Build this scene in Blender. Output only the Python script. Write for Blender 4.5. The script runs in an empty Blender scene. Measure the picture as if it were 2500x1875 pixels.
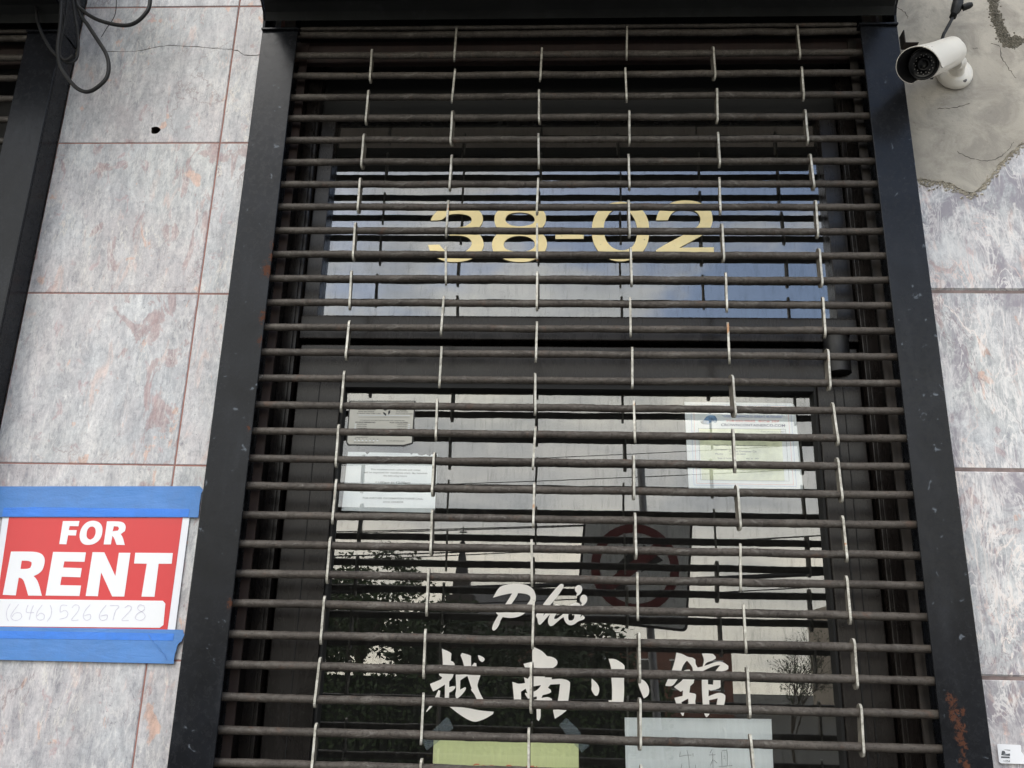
import bpy, bmesh, math, random
from mathutils import Vector, Matrix
from mathutils.geometry import tessellate_polygon
random.seed(7)
R=math.radians
S=bpy.context.scene
COL=S.collection
# ---------------------------------------------------------------- camera
cd=bpy.data.cameras.new('camera'); cam=bpy.data.objects.new('camera',cd); COL.objects.link(cam)
FW=Vector((-0.0452422,0.9496331,0.3100808)); RT=Vector((0.9989333,0.0401332,0.0228398)); UP=Vector((-0.0092449,-0.3107834,0.9504358))
m=Matrix.Identity(4)
for i in range(3):
    m[i][0]=RT[i]; m[i][1]=UP[i]; m[i][2]=-FW[i]
m[0][3],m[1][3],m[2][3]=0,-2.0513,1.6
cam.matrix_world=m
cd.sensor_width=36; cd.lens=36*2226.88/2500; cd.clip_start=.05; cd.clip_end=1500
S.camera=cam
# ---------------------------------------------------------------- node helpers
def N(nt,t,**k):
    n=nt.nodes.new(t)
    for a,b in k.items():
        if a=='i':
            for q,v in b.items(): n.inputs[q].default_value=v
        else: setattr(n,a,b)
    return n
def L(nt,a,b): nt.links.new(a,b)
def ramp(nt,fac,stops,interp='LINEAR'):
    r=nt.nodes.new('ShaderNodeValToRGB'); r.color_ramp.interpolation=interp
    e=r.color_ramp.elements
    while len(e)<len(stops): e.new(.5)
    for q,(p,c) in zip(e,stops):
        q.position=p; q.color=(c,c,c,1) if not hasattr(c,'__len__') else (*c,1)
    L(nt,fac,r.inputs[0]); return r.outputs[0]
def mix(nt,fac,a,b,mode='MIX'):
    x=nt.nodes.new('ShaderNodeMix'); x.data_type='RGBA'; x.blend_type=mode
    for s,v in ((x.inputs[0],fac),(x.inputs[6],a),(x.inputs[7],b)):
        if hasattr(v,'default_value') or hasattr(v,'links'): L(nt,v,s)
        elif hasattr(v,'__len__'): s.default_value=(*v,1)
        else: s.default_value=v
    return x.outputs[2]
def mth(nt,op,a,b=None,clamp=False):
    x=nt.nodes.new('ShaderNodeMath'); x.operation=op; x.use_clamp=clamp
    for s,v in ((x.inputs[0],a),(x.inputs[1],b)):
        if v is None: continue
        if hasattr(v,'links'): L(nt,v,s)
        else: s.default_value=v
    return x.outputs[0]
def noise(nt,vec,scale,detail=6,rough=.6,dist=0.,ntype='FBM'):
    n=N(nt,'ShaderNodeTexNoise',i={'Scale':scale,'Detail':detail,'Roughness':rough,'Distortion':dist})
    if vec is not None: L(nt,vec,n.inputs['Vector'])
    return n.outputs['Fac']
def coords(nt,scale=(1,1,1),rot=(0,0,0),loc=(0,0,0),kind='Object'):
    t=nt.nodes.new('ShaderNodeTexCoord'); mp=N(nt,'ShaderNodeMapping')
    mp.inputs['Scale'].default_value=scale; mp.inputs['Rotation'].default_value=rot; mp.inputs['Location'].default_value=loc
    L(nt,t.outputs[kind],mp.inputs[0]); return mp.outputs[0]
# ---------------------------------------------------------------- world: daylight sky with broken cloud
SUN_EL,SUN_AZ=R(48),R(205)   # azimuth clockwise from +Y
w=bpy.data.worlds.new('World'); S.world=w; w.use_nodes=True
nt=w.node_tree; bg=nt.nodes['Background']
sky=N(nt,'ShaderNodeTexSky',sky_type='NISHITA',sun_disc=False,sun_elevation=SUN_EL,sun_rotation=SUN_AZ,altitude=50,air_density=1.0,dust_density=2.0)
tc=nt.nodes.new('ShaderNodeTexCoord'); sp=nt.nodes.new('ShaderNodeSeparateXYZ'); L(nt,tc.outputs['Generated'],sp.inputs[0])
mp=N(nt,'ShaderNodeMapping'); mp.inputs['Scale'].default_value=(1,1,2.2); mp.inputs['Location'].default_value=(.4,1.7,1.1); L(nt,tc.outputs['Generated'],mp.inputs[0])
n1=noise(nt,mp.outputs[0],3.1,9,.56,.25)
# cloud cover: closed near the horizon, open band of blue above it, closed again overhead
cov=ramp(nt,sp.outputs['Z'],[(0,.40),(.30,.36),(.37,.07),(.50,-.02),(.60,.0),(.68,.22),(1,.34)])
xb=mth(nt,'MULTIPLY',sp.outputs['X'],-.26)
tot=mth(nt,'ADD',mth(nt,'ADD',n1,cov),xb)
mask=ramp(nt,tot,[(.53,0),(.66,1)],'EASE')
n2=noise(nt,mp.outputs[0],5.5,8,.6,.3)
shade=ramp(nt,n2,[(.36,(7.4,7.7,8.1)),(.50,(10.2,10.3,10.3)),(.64,(13.0,12.7,12.1))])
warm=ramp(nt,sp.outputs['Z'],[(0,(2.0,1.90,1.62)),(.13,(2.1,2.0,1.76)),(.185,(1.38,1.40,1.38)),(.235,(1.42,1.43,1.40)),(.285,(1.98,1.93,1.74)),(.40,(1.6,1.62,1.60)),(.6,(1,1,1))])
cl=mix(nt,1.0,shade,warm,'MULTIPLY')
skyc=mix(nt,1.0,sky.outputs[0],(1.55,1.72,1.86),'MULTIPLY')
L(nt,mix(nt,mask,skyc,cl),bg.inputs[0]); bg.inputs[1].default_value=.10
# ---------------------------------------------------------------- sun
sd=bpy.data.lights.new('sun','SUN'); sd.energy=1.0; sd.angle=R(22); sd.color=(1,.96,.90)
so=bpy.data.objects.new('sun',sd); COL.objects.link(so)
dv=Vector((math.sin(SUN_AZ)*math.cos(SUN_EL),math.cos(SUN_AZ)*math.cos(SUN_EL),math.sin(SUN_EL)))
so.rotation_euler=dv.to_track_quat('Z','Y').to_euler(); so.location=(-3,-8,12)
vs=S.view_settings; vs.view_transform='Standard'; vs.look='None'; vs.exposure=.48; vs.gamma=1
# ---------------------------------------------------------------- materials
def mat(name,col,rough=.6,metal=0.,spec=.5,build=None):
    mt=bpy.data.materials.new(name); mt.use_nodes=True; nt=mt.node_tree; b=nt.nodes['Principled BSDF']
    b.inputs['Base Color'].default_value=(*col,1); b.inputs['Roughness'].default_value=rough
    b.inputs['Metallic'].default_value=metal; b.inputs['Specular IOR Level'].default_value=spec
    if build: build(nt,b)
    return mt
def bump(nt,b,h,strength=.3,dist=.002):
    x=N(nt,'ShaderNodeBump',i={'Strength':strength,'Distance':dist}); L(nt,h,x.inputs['Height']); L(nt,x.outputs[0],b.inputs['Normal'])
def mottled(col,amt=.25,scale=8,rough=.6,metal=0.,bs=.2,bscale=60,spec=.5,stretch=(1,1,1),name='mottled',rvar=.12):
    def f(nt,b):
        v=coords(nt,stretch)
        n=noise(nt,v,scale,8,.65,.4); n2=noise(nt,v,bscale,5,.6)
        lo=tuple(c*(1-amt) for c in col); hi=tuple(min(1,c*(1+amt)) for c in col)
        c=ramp(nt,n,[(.3,lo),(.7,hi)])
        c=mix(nt,.25*amt*4 if amt<1 else .5,c,ramp(nt,n2,[(.35,lo),(.65,hi)]))
        L(nt,c,b.inputs['Base Color'])
        L(nt,ramp(nt,n,[(.3,max(.02,rough-rvar)),(.7,min(1,rough+rvar))]),b.inputs['Roughness'])
        if bs: bump(nt,b,n2,bs,.001)
    return mat(name,col,rough,metal,spec,f)
def marble(name,seed,right):
    def f(nt,b):
        t=nt.nodes.new('ShaderNodeTexCoord'); at=N(nt,'ShaderNodeAttribute',attribute_name='tile')
        off=N(nt,'ShaderNodeVectorMath',operation='SCALE'); off.inputs['Scale'].default_value=9.; L(nt,at.outputs['Vector'],off.inputs[0])
        ad=N(nt,'ShaderNodeVectorMath',operation='ADD'); L(nt,t.outputs['Object'],ad.inputs[0]); L(nt,off.outputs[0],ad.inputs[1])
        def mp(s,r):
            q=N(nt,'ShaderNodeMapping'); q.inputs['Scale'].default_value=s; q.inputs['Rotation'].default_value=(0,R(r),0); q.inputs['Location'].default_value=(seed,seed*2,0); L(nt,ad.outputs[0],q.inputs[0]); return q.outputs[0]
        ta=14 if right else -9
        st=mp((1,1,.30),ta); st2=mp((1,1,.55),-30 if right else 32); iso=mp((1,1,1),0)
        base=ramp(nt,noise(nt,st,13,14,.78,.7),[(.30,(.30,.312,.335)),(.47,(.475,.487,.51)),(.58,(.60,.61,.625)),(.70,(.74,.745,.75))])
        c=mix(nt,ramp(nt,noise(nt,iso,2.4,6,.65,.6),[(.44,0),(.62,.62)]),base,mix(nt,noise(nt,st,20,8,.75),(.40,.355,.385),(.66,.60,.59)))
        c=mix(nt,ramp(nt,noise(nt,iso,1.9,4,.5,.3),[(.48,0),(.7,.4)]),c,(.57,.575,.53))
        # fibrous grain, dark and pale
        c=mix(nt,ramp(nt,noise(nt,st,75,12,.85,.5),[(.38,.85),(.475,0)]),c,(.30,.30,.33))
        c=mix(nt,ramp(nt,noise(nt,st,52,12,.88,.4),[(.54,0),(.66,.75)]),c,(.78,.77,.75))
        c=mix(nt,ramp(nt,noise(nt,iso,120,4,.7,.4),[(.30,.8),(.37,0)]),c,(.22,.21,.23))
        # mauve stones with firm edges, in loose bands
        band=noise(nt,st2,2.4,4,.55,.5)
        m1=noise(nt,st2,13.,10,.62,.9)
        mm=mth(nt,'ADD',m1,mth(nt,'MULTIPLY',mth(nt,'SUBTRACT',band,.5),.55))
        c=mix(nt,ramp(nt,mm,[(.634,0),(.650,.5),(.76,.8)]),c,mix(nt,noise(nt,iso,34,5,.7,.5),(.27,.165,.17),(.52,.36,.345)))
        m2=noise(nt,mp((1,1,.6),50),19,6,.55,.6)
        c=mix(nt,ramp(nt,mth(nt,'ADD',m2,mth(nt,'MULTIPLY',mth(nt,'SUBTRACT',noise(nt,iso,3.3,3,.5),.5),.35)),[(.652,0),(.675,.6),(.74,.75)]),c,(.66,.42,.32))
        c=mix(nt,ramp(nt,noise(nt,st,24,7,.6,.8),[(.60,0),(.68,.5)]),c,(.68,.50,.44)); c=mix(nt,ramp(nt,noise(nt,st2,31,7,.6,.8),[(.62,0),(.66,.55)]),c,(.45,.31,.32))
        ov=noise(nt,st,34,15,.9,.5); ov2=noise(nt,iso,70,10,.85,.3)
        c=mix(nt,1.0,c,ramp(nt,ov,[(.36,(.58,.58,.61)),(.49,(.97,.97,.97)),(.62,(1.24,1.22,1.20))]),'MULTIPLY'); c=mix(nt,1.0,c,ramp(nt,ov2,[(.34,(.74,.74,.76)),(.5,(1,1,1)),(.64,(1.12,1.12,1.11))]),'MULTIPLY')
        if right:
            m3=noise(nt,st2,9,10,.72,1.0)
            c=mix(nt,ramp(nt,m3,[(.42,.85),(.50,0)]),c,(.29,.265,.30))
            c=mix(nt,ramp(nt,noise(nt,iso,5,7,.7,.8),[(.52,0),(.62,.6)]),c,(.78,.775,.77))
        def vein(v,s,wd,colr,a,dist=1.0,ms=4,mlo=.46,mhi=.56):
            n=noise(nt,v,s,8,.62,dist); d=mth(nt,'ABSOLUTE',mth(nt,'SUBTRACT',n,.5))
            return mix(nt,mth(nt,'MULTIPLY',ramp(nt,d,[(0,1),(wd,0)]),ramp(nt,noise(nt,iso,ms,3,.5),[(mlo,0),(mhi,a)])),c,colr)
        if right:
            c=vein(st,11,.020,(.84,.76,.71),.95,.9); c=vein(st,21,.030,(.82,.79,.77),.85,1.0,6,.42,.55); c=vein(st2,9,.012,(.78,.60,.54),.8,.8,5)
            c=vein(st,40,.035,(.80,.77,.76),.7,.9,9,.42,.54); c=vein(st2,2.6,.0035,(.24,.18,.20),.8,1.0)
        else:
            c=vein(st,6,.006,(.80,.76,.68),.7,.45,3,.48,.60); c=vein(st2,12,.006,(.80,.74,.69),.5,.6,5,.52,.62)
            c=vein(st,46,.035,(.76,.74,.71),.5,.35,8,.44,.56); c=vein(st2,1.9,.0022,(.26,.20,.20),.7,.8)
        L(nt,c,b.inputs['Base Color']); L(nt,ramp(nt,m1,[(.3,.30),(.7,.50)]),b.inputs['Roughness'])
        bump(nt,b,noise(nt,st,40,8,.7),.10,.0008)
    return mat(name,(.5,.5,.5),.4,0,.4,f)
RUST=[]
def painted_steel(name,spots,col=(.0090,.0100,.0128),rough=.22,chips=True):
    """old gloss black paint: scuffs, chips, rust in given spots (x,z,r)"""
    def f(nt,b):
        t=nt.nodes.new('ShaderNodeNewGeometry'); P=t.outputs['Position']
        n=noise(nt,P,7,6,.6,.4); fine=noise(nt,P,70,8,.75,.5)
        v=coords(nt,(1,1,.2)); streak=noise(nt,v,24,6,.7)
        c=ramp(nt,n,[(.3,tuple(q*.65 for q in col)),(.7,tuple(q*1.5 for q in col))])
        c=mix(nt,ramp(nt,streak,[(.55,0),(.8,.22)]),c,(.06,.065,.075))
        if chips:
            s=noise(nt,P,46,3,.5,.8); c=mix(nt,ramp(nt,s,[(.68,0),(.73,.5)]),c,(.20,.23,.27)); c=mix(nt,ramp(nt,noise(nt,P,150,4,.6,.3),[(.70,0),(.78,.4)]),c,(.16,.16,.16))
        sep=nt.nodes.new('ShaderNodeSeparateXYZ'); L(nt,P,sep.inputs[0])
        tot=None
        for (x,z,r) in spots:
            dx=mth(nt,'SUBTRACT',sep.outputs['X'],x); dz=mth(nt,'MULTIPLY',mth(nt,'SUBTRACT',sep.outputs['Z'],z),.55)
            d=mth(nt,'SQRT',mth(nt,'ADD',mth(nt,'MULTIPLY',dx,dx),mth(nt,'MULTIPLY',dz,dz)))
            g=mth(nt,'SUBTRACT',1.0,mth(nt,'DIVIDE',d,r),True); g=mth(nt,'MAXIMUM',g,0)
            tot=g if tot is None else mth(nt,'MAXIMUM',tot,g)
        rr=mth(nt,'ADD',ramp(nt,noise(nt,P,900,2,.5),[(0,0),(1,.001)]),0)
        if tot is not None:
            e=mth(nt,'ADD',mth(nt,'MULTIPLY',tot,.55),mth(nt,'MULTIPLY',mth(nt,'SUBTRACT',noise(nt,P,85,9,.8,1.0),.5),3.2))
            rm=ramp(nt,e,[(.30,0),(.36,1)]); rr=mth(nt,'MULTIPLY',rm,ramp(nt,tot,[(0,0),(.06,1)]))
            c=mix(nt,rr,c,mix(nt,fine,(.035,.014,.010),(.125,.048,.025)))
        L(nt,c,b.inputs['Base Color'])
        L(nt,mix(nt,rr,ramp(nt,fine,[(.3,rough-.08),(.7,rough+.14)]),(.85,.85,.85)),b.inputs['Roughness'])
        bump(nt,b,fine,.12,.001)
    return mat(name,col,rough,0,.20,f)
M={}
M['marbleL']=marble('pale_marble',1.7,False); M['marbleR']=marble('veined_marble',5.2,True)
M['grout']=mottled((.30,.15,.125),.3,30,.9,bs=.5,name='red_grout')
M['groutR']=mottled((.22,.17,.16),.4,20,.9,bs=.5,name='dirty_grout')
M['jambL']=painted_steel('black_paint_left_guide',[(-.7105,2.553,.017),(-.7005,2.62,.012),(-.7005,2.585,.012),(-.7005,2.545,.012),(-.7046,2.428,.013),(-.705,2.365,.011),(-.709,2.146,.007),(-.703,1.748,.011)])
M['jambR']=painted_steel('black_paint_right_guide',[(.820,1.590,.008),(.829,1.582,.012),(.829,1.553,.016),(.836,1.537,.017),(.846,1.560,.008),(.834,1.515,.014),(.840,1.498,.010),(.838,1.484,.010),(.828,1.470,.007),(.841,1.460,.010),(.840,1.432,.012)])
M['black']=painted_steel('black_paint',[],chips=False)
M['hood']=painted_steel('black_hood_paint',[],(.010,.011,.011),.5,False)
M['soffit']=mottled((.68,.60,.51),.2,5,.8,name='brown_primer')
def _rod(nt,b):
    v=coords(nt,(.35,1,1)); g=nt.nodes.new('ShaderNodeNewGeometry'); P=g.outputs['Position']
    n=noise(nt,P,9,6,.6); f=noise(nt,P,130,9,.8,.4); f2=noise(nt,P,28,6,.7,1.)
    c=ramp(nt,n,[(.3,(.046,.039,.034)),(.7,(.108,.093,.080))])
    c=mix(nt,ramp(nt,f,[(.34,.9),(.5,0)]),c,(.018,.013,.011)); c=mix(nt,ramp(nt,noise(nt,v,75,8,.8,.8),[(.55,0),(.66,.7)]),c,(.19,.178,.16))
    c=mix(nt,ramp(nt,f2,[(.56,0),(.72,.6)]),c,(.16,.148,.132))
    c=mix(nt,ramp(nt,noise(nt,P,60,5,.7,1.),[(.66,0),(.72,.7)]),c,(.26,.245,.225))
    c=mix(nt,ramp(nt,noise(nt,P,17,5,.7,.6),[(.60,0),(.74,.6)]),c,(.14,.075,.05))
    L(nt,c,b.inputs['Base Color']); L(nt,ramp(nt,f,[(.3,.75),(.7,.45)]),b.inputs['Roughness']); bump(nt,b,f,.8,.0016)
M['rod']=mat('weathered_bare_steel',(.13,.12,.1),.55,.1,.35,_rod)
def _edge(nt,b):
    P=nt.nodes.new('ShaderNodeNewGeometry').outputs['Position']
    n=noise(nt,P,55,6,.7,.5); c=ramp(nt,n,[(.34,(.25,.235,.20)),(.52,(.50,.48,.42)),(.70,(.72,.70,.65))])
    c=mix(nt,ramp(nt,noise(nt,P,21,4,.6,.3),[(.665,0),(.70,.9)]),c,(.42,.20,.08))
    c=mix(nt,ramp(nt,noise(nt,P,150,4,.7),[(.32,.7),(.42,0)]),c,(.16,.14,.12))
    L(nt,c,b.inputs['Base Color']); bump(nt,b,n,.3,.0006)
M['edge']=mat('worn_galvanised_edge',(.6,.58,.5),.45,.15,.5,_edge)
M['side']=mottled((.12,.108,.09),.45,40,.7,.2,bs=.5,name='dirty_galvanised_side')
M['strip']=mottled((.022,.011,.009),.5,20,.7,.1,bs=.3,stretch=(1,1,.15),name='rust_brown_flange')
M['stripR']=mottled((.028,.023,.020),.8,24,.6,.3,bs=.4,stretch=(1,1,.08),name='streaked_flange')
def _bronze(nt,b):
    v=coords(nt,(1,1,.25)); P=nt.nodes.new('ShaderNodeNewGeometry').outputs['Position']
    n=noise(nt,v,14,7,.7,.3); n3=noise(nt,P,90,5,.7)
    c=ramp(nt,n,[(.3,(.007,.0056,.0052)),(.7,(.019,.0155,.0142))]); c=mix(nt,ramp(nt,n3,[(.6,0),(.8,.3)]),c,(.09,.085,.08))
    L(nt,c,b.inputs['Base Color']); L(nt,ramp(nt,n,[(.3,.20),(.7,.33)]),b.inputs['Roughness'])
M['bronze']=mat('dark_bronze_aluminium',(.05,.045,.045),.3,.1,.35,_bronze)
M['dark']=mat('gasket_and_shade_black',(.008,.008,.008),.7)
M['closer']=mottled((.016,.016,.017),.2,20,.45,name='black_plastic')
def _glass(nt,b):
    out=nt.nodes['Material Output']; nt.nodes.remove(b)
    tr=N(nt,'ShaderNodeBsdfTransparent'); tr.inputs[0].default_value=(.985,.995,.99,1)
    gl=N(nt,'ShaderNodeBsdfGlossy'); gl.inputs['Roughness'].default_value=.004; gl.inputs[0].default_value=(1,1,1,1)
    df=N(nt,'ShaderNodeBsdfDiffuse'); df.inputs[0].default_value=(.5,.49,.46,1)
    P=nt.nodes.new('ShaderNodeNewGeometry').outputs['Position']
    q=N(nt,'ShaderNodeMapping'); q.inputs['Scale'].default_value=(1,1,.10); L(nt,P,q.inputs[0])
    st=noise(nt,q.outputs[0],150,8,.82,.2); dots=noise(nt,P,260,3,.6)
    fr=N(nt,'ShaderNodeFresnel',i={'IOR':1.5})
    f=mth(nt,'ADD',mth(nt,'MULTIPLY',fr.outputs[0],1.6),.115)
    f=mth(nt,'MULTIPLY',f,ramp(nt,st,[(.32,.62),(.50,1.)]))
    f=mth(nt,'MULTIPLY',f,ramp(nt,dots,[(.24,.3),(.31,1.)]))
    bf=nt.nodes.new('ShaderNodeNewGeometry').outputs['Backfacing']; f=mth(nt,'MULTIPLY',f,mth(nt,'SUBTRACT',1.0,bf))
    m1=N(nt,'ShaderNodeMixShader'); L(nt,f,m1.inputs[0]); L(nt,tr.outputs[0],m1.inputs[1]); L(nt,gl.outputs[0],m1.inputs[2])
    m2=N(nt,'ShaderNodeMixShader'); L(nt,ramp(nt,st,[(.46,.003),(.72,.030)]),m2.inputs[0]); L(nt,m1.outputs[0],m2.inputs[1]); L(nt,df.outputs[0],m2.inputs[2])
    L(nt,m2.outputs[0],out.inputs[0])
M['glass']=mat('dusty_window_glass',(1,1,1),build=_glass)
M['gold']=mottled((.88,.72,.38),.05,60,.38,.55,bs=0,name='gold_leaf'); M['ivory']=mottled((.93,.89,.82),.03,30,.5,bs=0,name='ivory_vinyl')
M['plaster']=None
def _pl(nt,b):
    P=nt.nodes.new('ShaderNodeNewGeometry').outputs['Position']
    n=noise(nt,P,2.6,6,.6,.5); n2=noise(nt,P,11,8,.7,.6); n3=noise(nt,P,60,8,.75)
    c=ramp(nt,n,[(.32,(.335,.308,.268)),(.68,(.53,.495,.435))]); c=mix(nt,ramp(nt,n2,[(.38,.6),(.56,0)]),c,(.25,.232,.21)); c=mix(nt,ramp(nt,n3,[(.28,.6),(.40,0)]),c,(.19,.175,.155))
    c=mix(nt,ramp(nt,n2,[(.6,0),(.8,.4)]),c,(.62,.58,.51))
    L(nt,c,b.inputs['Base Color']); bump(nt,b,mix(nt,.5,n2,n3),.5,.004)
M['plaster']=mat('cement_render',(.4,.38,.33),.9,0,.25,_pl)
M['lip']=mottled((.56,.52,.45),.3,24,.95,bs=.8,name='broken_mortar',bscale=90)
M['trench']=mottled((.17,.155,.125),.6,60,.95,bs=.9,name='crumbled_cement',bscale=160)
M['crack']=mat('crack_dirt',(.09,.08,.07),.95)  # dark dirt along the crack ribbons
M['white_plastic']=mottled((.88,.84,.76),.04,12,.32,bs=0,name='aged_white_plastic')
M['lens']=mat('camera_face',(.004,.004,.005),.30); M['led']=mat('led_glass',(.35,.33,.32),.2)
M['screw']=mat('steel_screw',(.10,.095,.09),.6,.4); M['cable']=mottled((.006,.006,.007),.3,30,.6,bs=0,name='black_cable')
M['paper']=mottled((.80,.83,.84),.03,6,.6,bs=0,name='white_paper'); M['card']=mottled((.84,.86,.92),.02,4,.4,bs=0,name='sign_card')
M['red']=mottled((.66,.050,.054),.05,5,.4,bs=0,name='red_print'); M['whiteprint']=mat('white_print',(.86,.87,.90),.45)
def tapemat(name,lo,hi):
    def f(nt,b):
        P=nt.nodes.new('ShaderNodeNewGeometry').outputs['Position']
        q=N(nt,'ShaderNodeMapping'); q.inputs['Scale'].default_value=(.25,1,1); L(nt,P,q.inputs[0])
        n=noise(nt,q.outputs[0],40,5,.7); c=ramp(nt,n,[(.3,lo),(.7,hi)])
        c=mix(nt,ramp(nt,noise(nt,P,16,6,.7),[(.42,.35),(.56,0)]),c,tuple(x*.75+.04 for x in lo)); L(nt,c,b.inputs['Base Color'])
        bump(nt,b,mix(nt,.25,noise(nt,q.outputs[0],26,5,.6,1.5),noise(nt,P,220,4,.6)),.6,.004)
    return mat(name,lo,.55,0,.3,f)
M['tape']=tapemat('blue_masking_tape',(.085,.235,.56),(.12,.28,.64)); M['tape2']=tapemat('blue_tape_over_card',(.055,.225,.74),(.075,.26,.82))
def _clear(nt,b):
    out=nt.nodes['Material Output']
    tr=N(nt,'ShaderNodeBsdfTransparent'); mx=N(nt,'ShaderNodeMixShader'); mx.inputs[0].default_value=.84; L(nt,b.outputs[0],mx.inputs[1]); L(nt,tr.outputs[0],mx.inputs[2]); L(nt,mx.outputs[0],out.inputs[0])
M['clear']=mat('clear_tape',(.42,.50,.56),.35,0,.5,_clear)
M['pencil']=mat('faded_pen',(.64,.62,.72),.8); M['ink']=mat('black_ink',(.03,.03,.035),.7); M['grey_ink']=mat('grey_ink',(.09,.10,.11),.7)
M['navy']=mat('navy_ink',(.012,.012,.13),.6); M['redink']=mat('faded_red_ink',(.75,.25,.25),.6); M['redpen']=mat('red_marker',(.80,.17,.10),.6); M['paleblue']=mat('pale_blue_print',(.38,.43,.66),.6)
M['yellow']=mottled((.80,.84,.46),.04,5,.6,bs=0,name='lime_paper')
M['certtint']=mottled((.72,.75,.54),.35,7,.6,bs=0,name='faded_green_tint',bscale=25)
M['decal']=mottled((.60,.59,.53),.04,9,.5,bs=0,name='grey_decal')
M['car']=mottled((.14,.24,.38),.8,26,.5,bs=0,name='car_picture')
M['pave']=mottled((.12,.117,.11),.2,3,.9,name='concrete_pavement'); M['asphalt']=mottled((.055,.055,.056),.3,5,.9,bs=.5,name='asphalt'); M['kerb']=mottled((.36,.35,.33),.2,9,.85,name='kerb_stone')
M['grass']=mottled((.065,.062,.048),.3,2,.95,name='park_ground')
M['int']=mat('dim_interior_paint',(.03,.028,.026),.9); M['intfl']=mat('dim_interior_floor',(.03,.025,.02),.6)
M['hedge_core']=mottled((.010,.016,.008),.5,6,.9,name='hedge_core'); M['bark']=mottled((.07,.055,.04),.3,12,.9,name='bark'); M['leafA']=mottled((.055,.085,.030),.5,3,.7,bs=0,name='leaves'); M['leafB']=mottled((.035,.055,.022),.5,3,.7,bs=0,name='dark_leaves')
M['stone']=mottled((.07,.06,.055),.2,2,.9,name='backlit_church_stone'); M['slate']=mottled((.03,.03,.033),.2,3,.6,name='slate'); M['tan']=mottled((.38,.33,.27),.15,2,.85,name='tan_brick'); M['brick']=mottled((.22,.11,.08),.25,3,.9,name='red_brick')  # church stone set darker so its colour carries the backlit silhouette
M['win']=mat('far_window',(.03,.035,.04),.1); M['galv']=mottled((.30,.30,.31),.2,10,.5,.5,name='galvanised_post')
M['signwhite']=mottled((.62,.63,.60),.06,8,.35,bs=0,name='reflective_white'); M['signred']=mat('sign_red',(.15,.018,.02),.35); M['signblack']=mat('sign_black',(.012,.012,.012),.4)
M['wood']=mottled((.12,.09,.06),.3,6,.9,name='weathered_pole')
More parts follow.
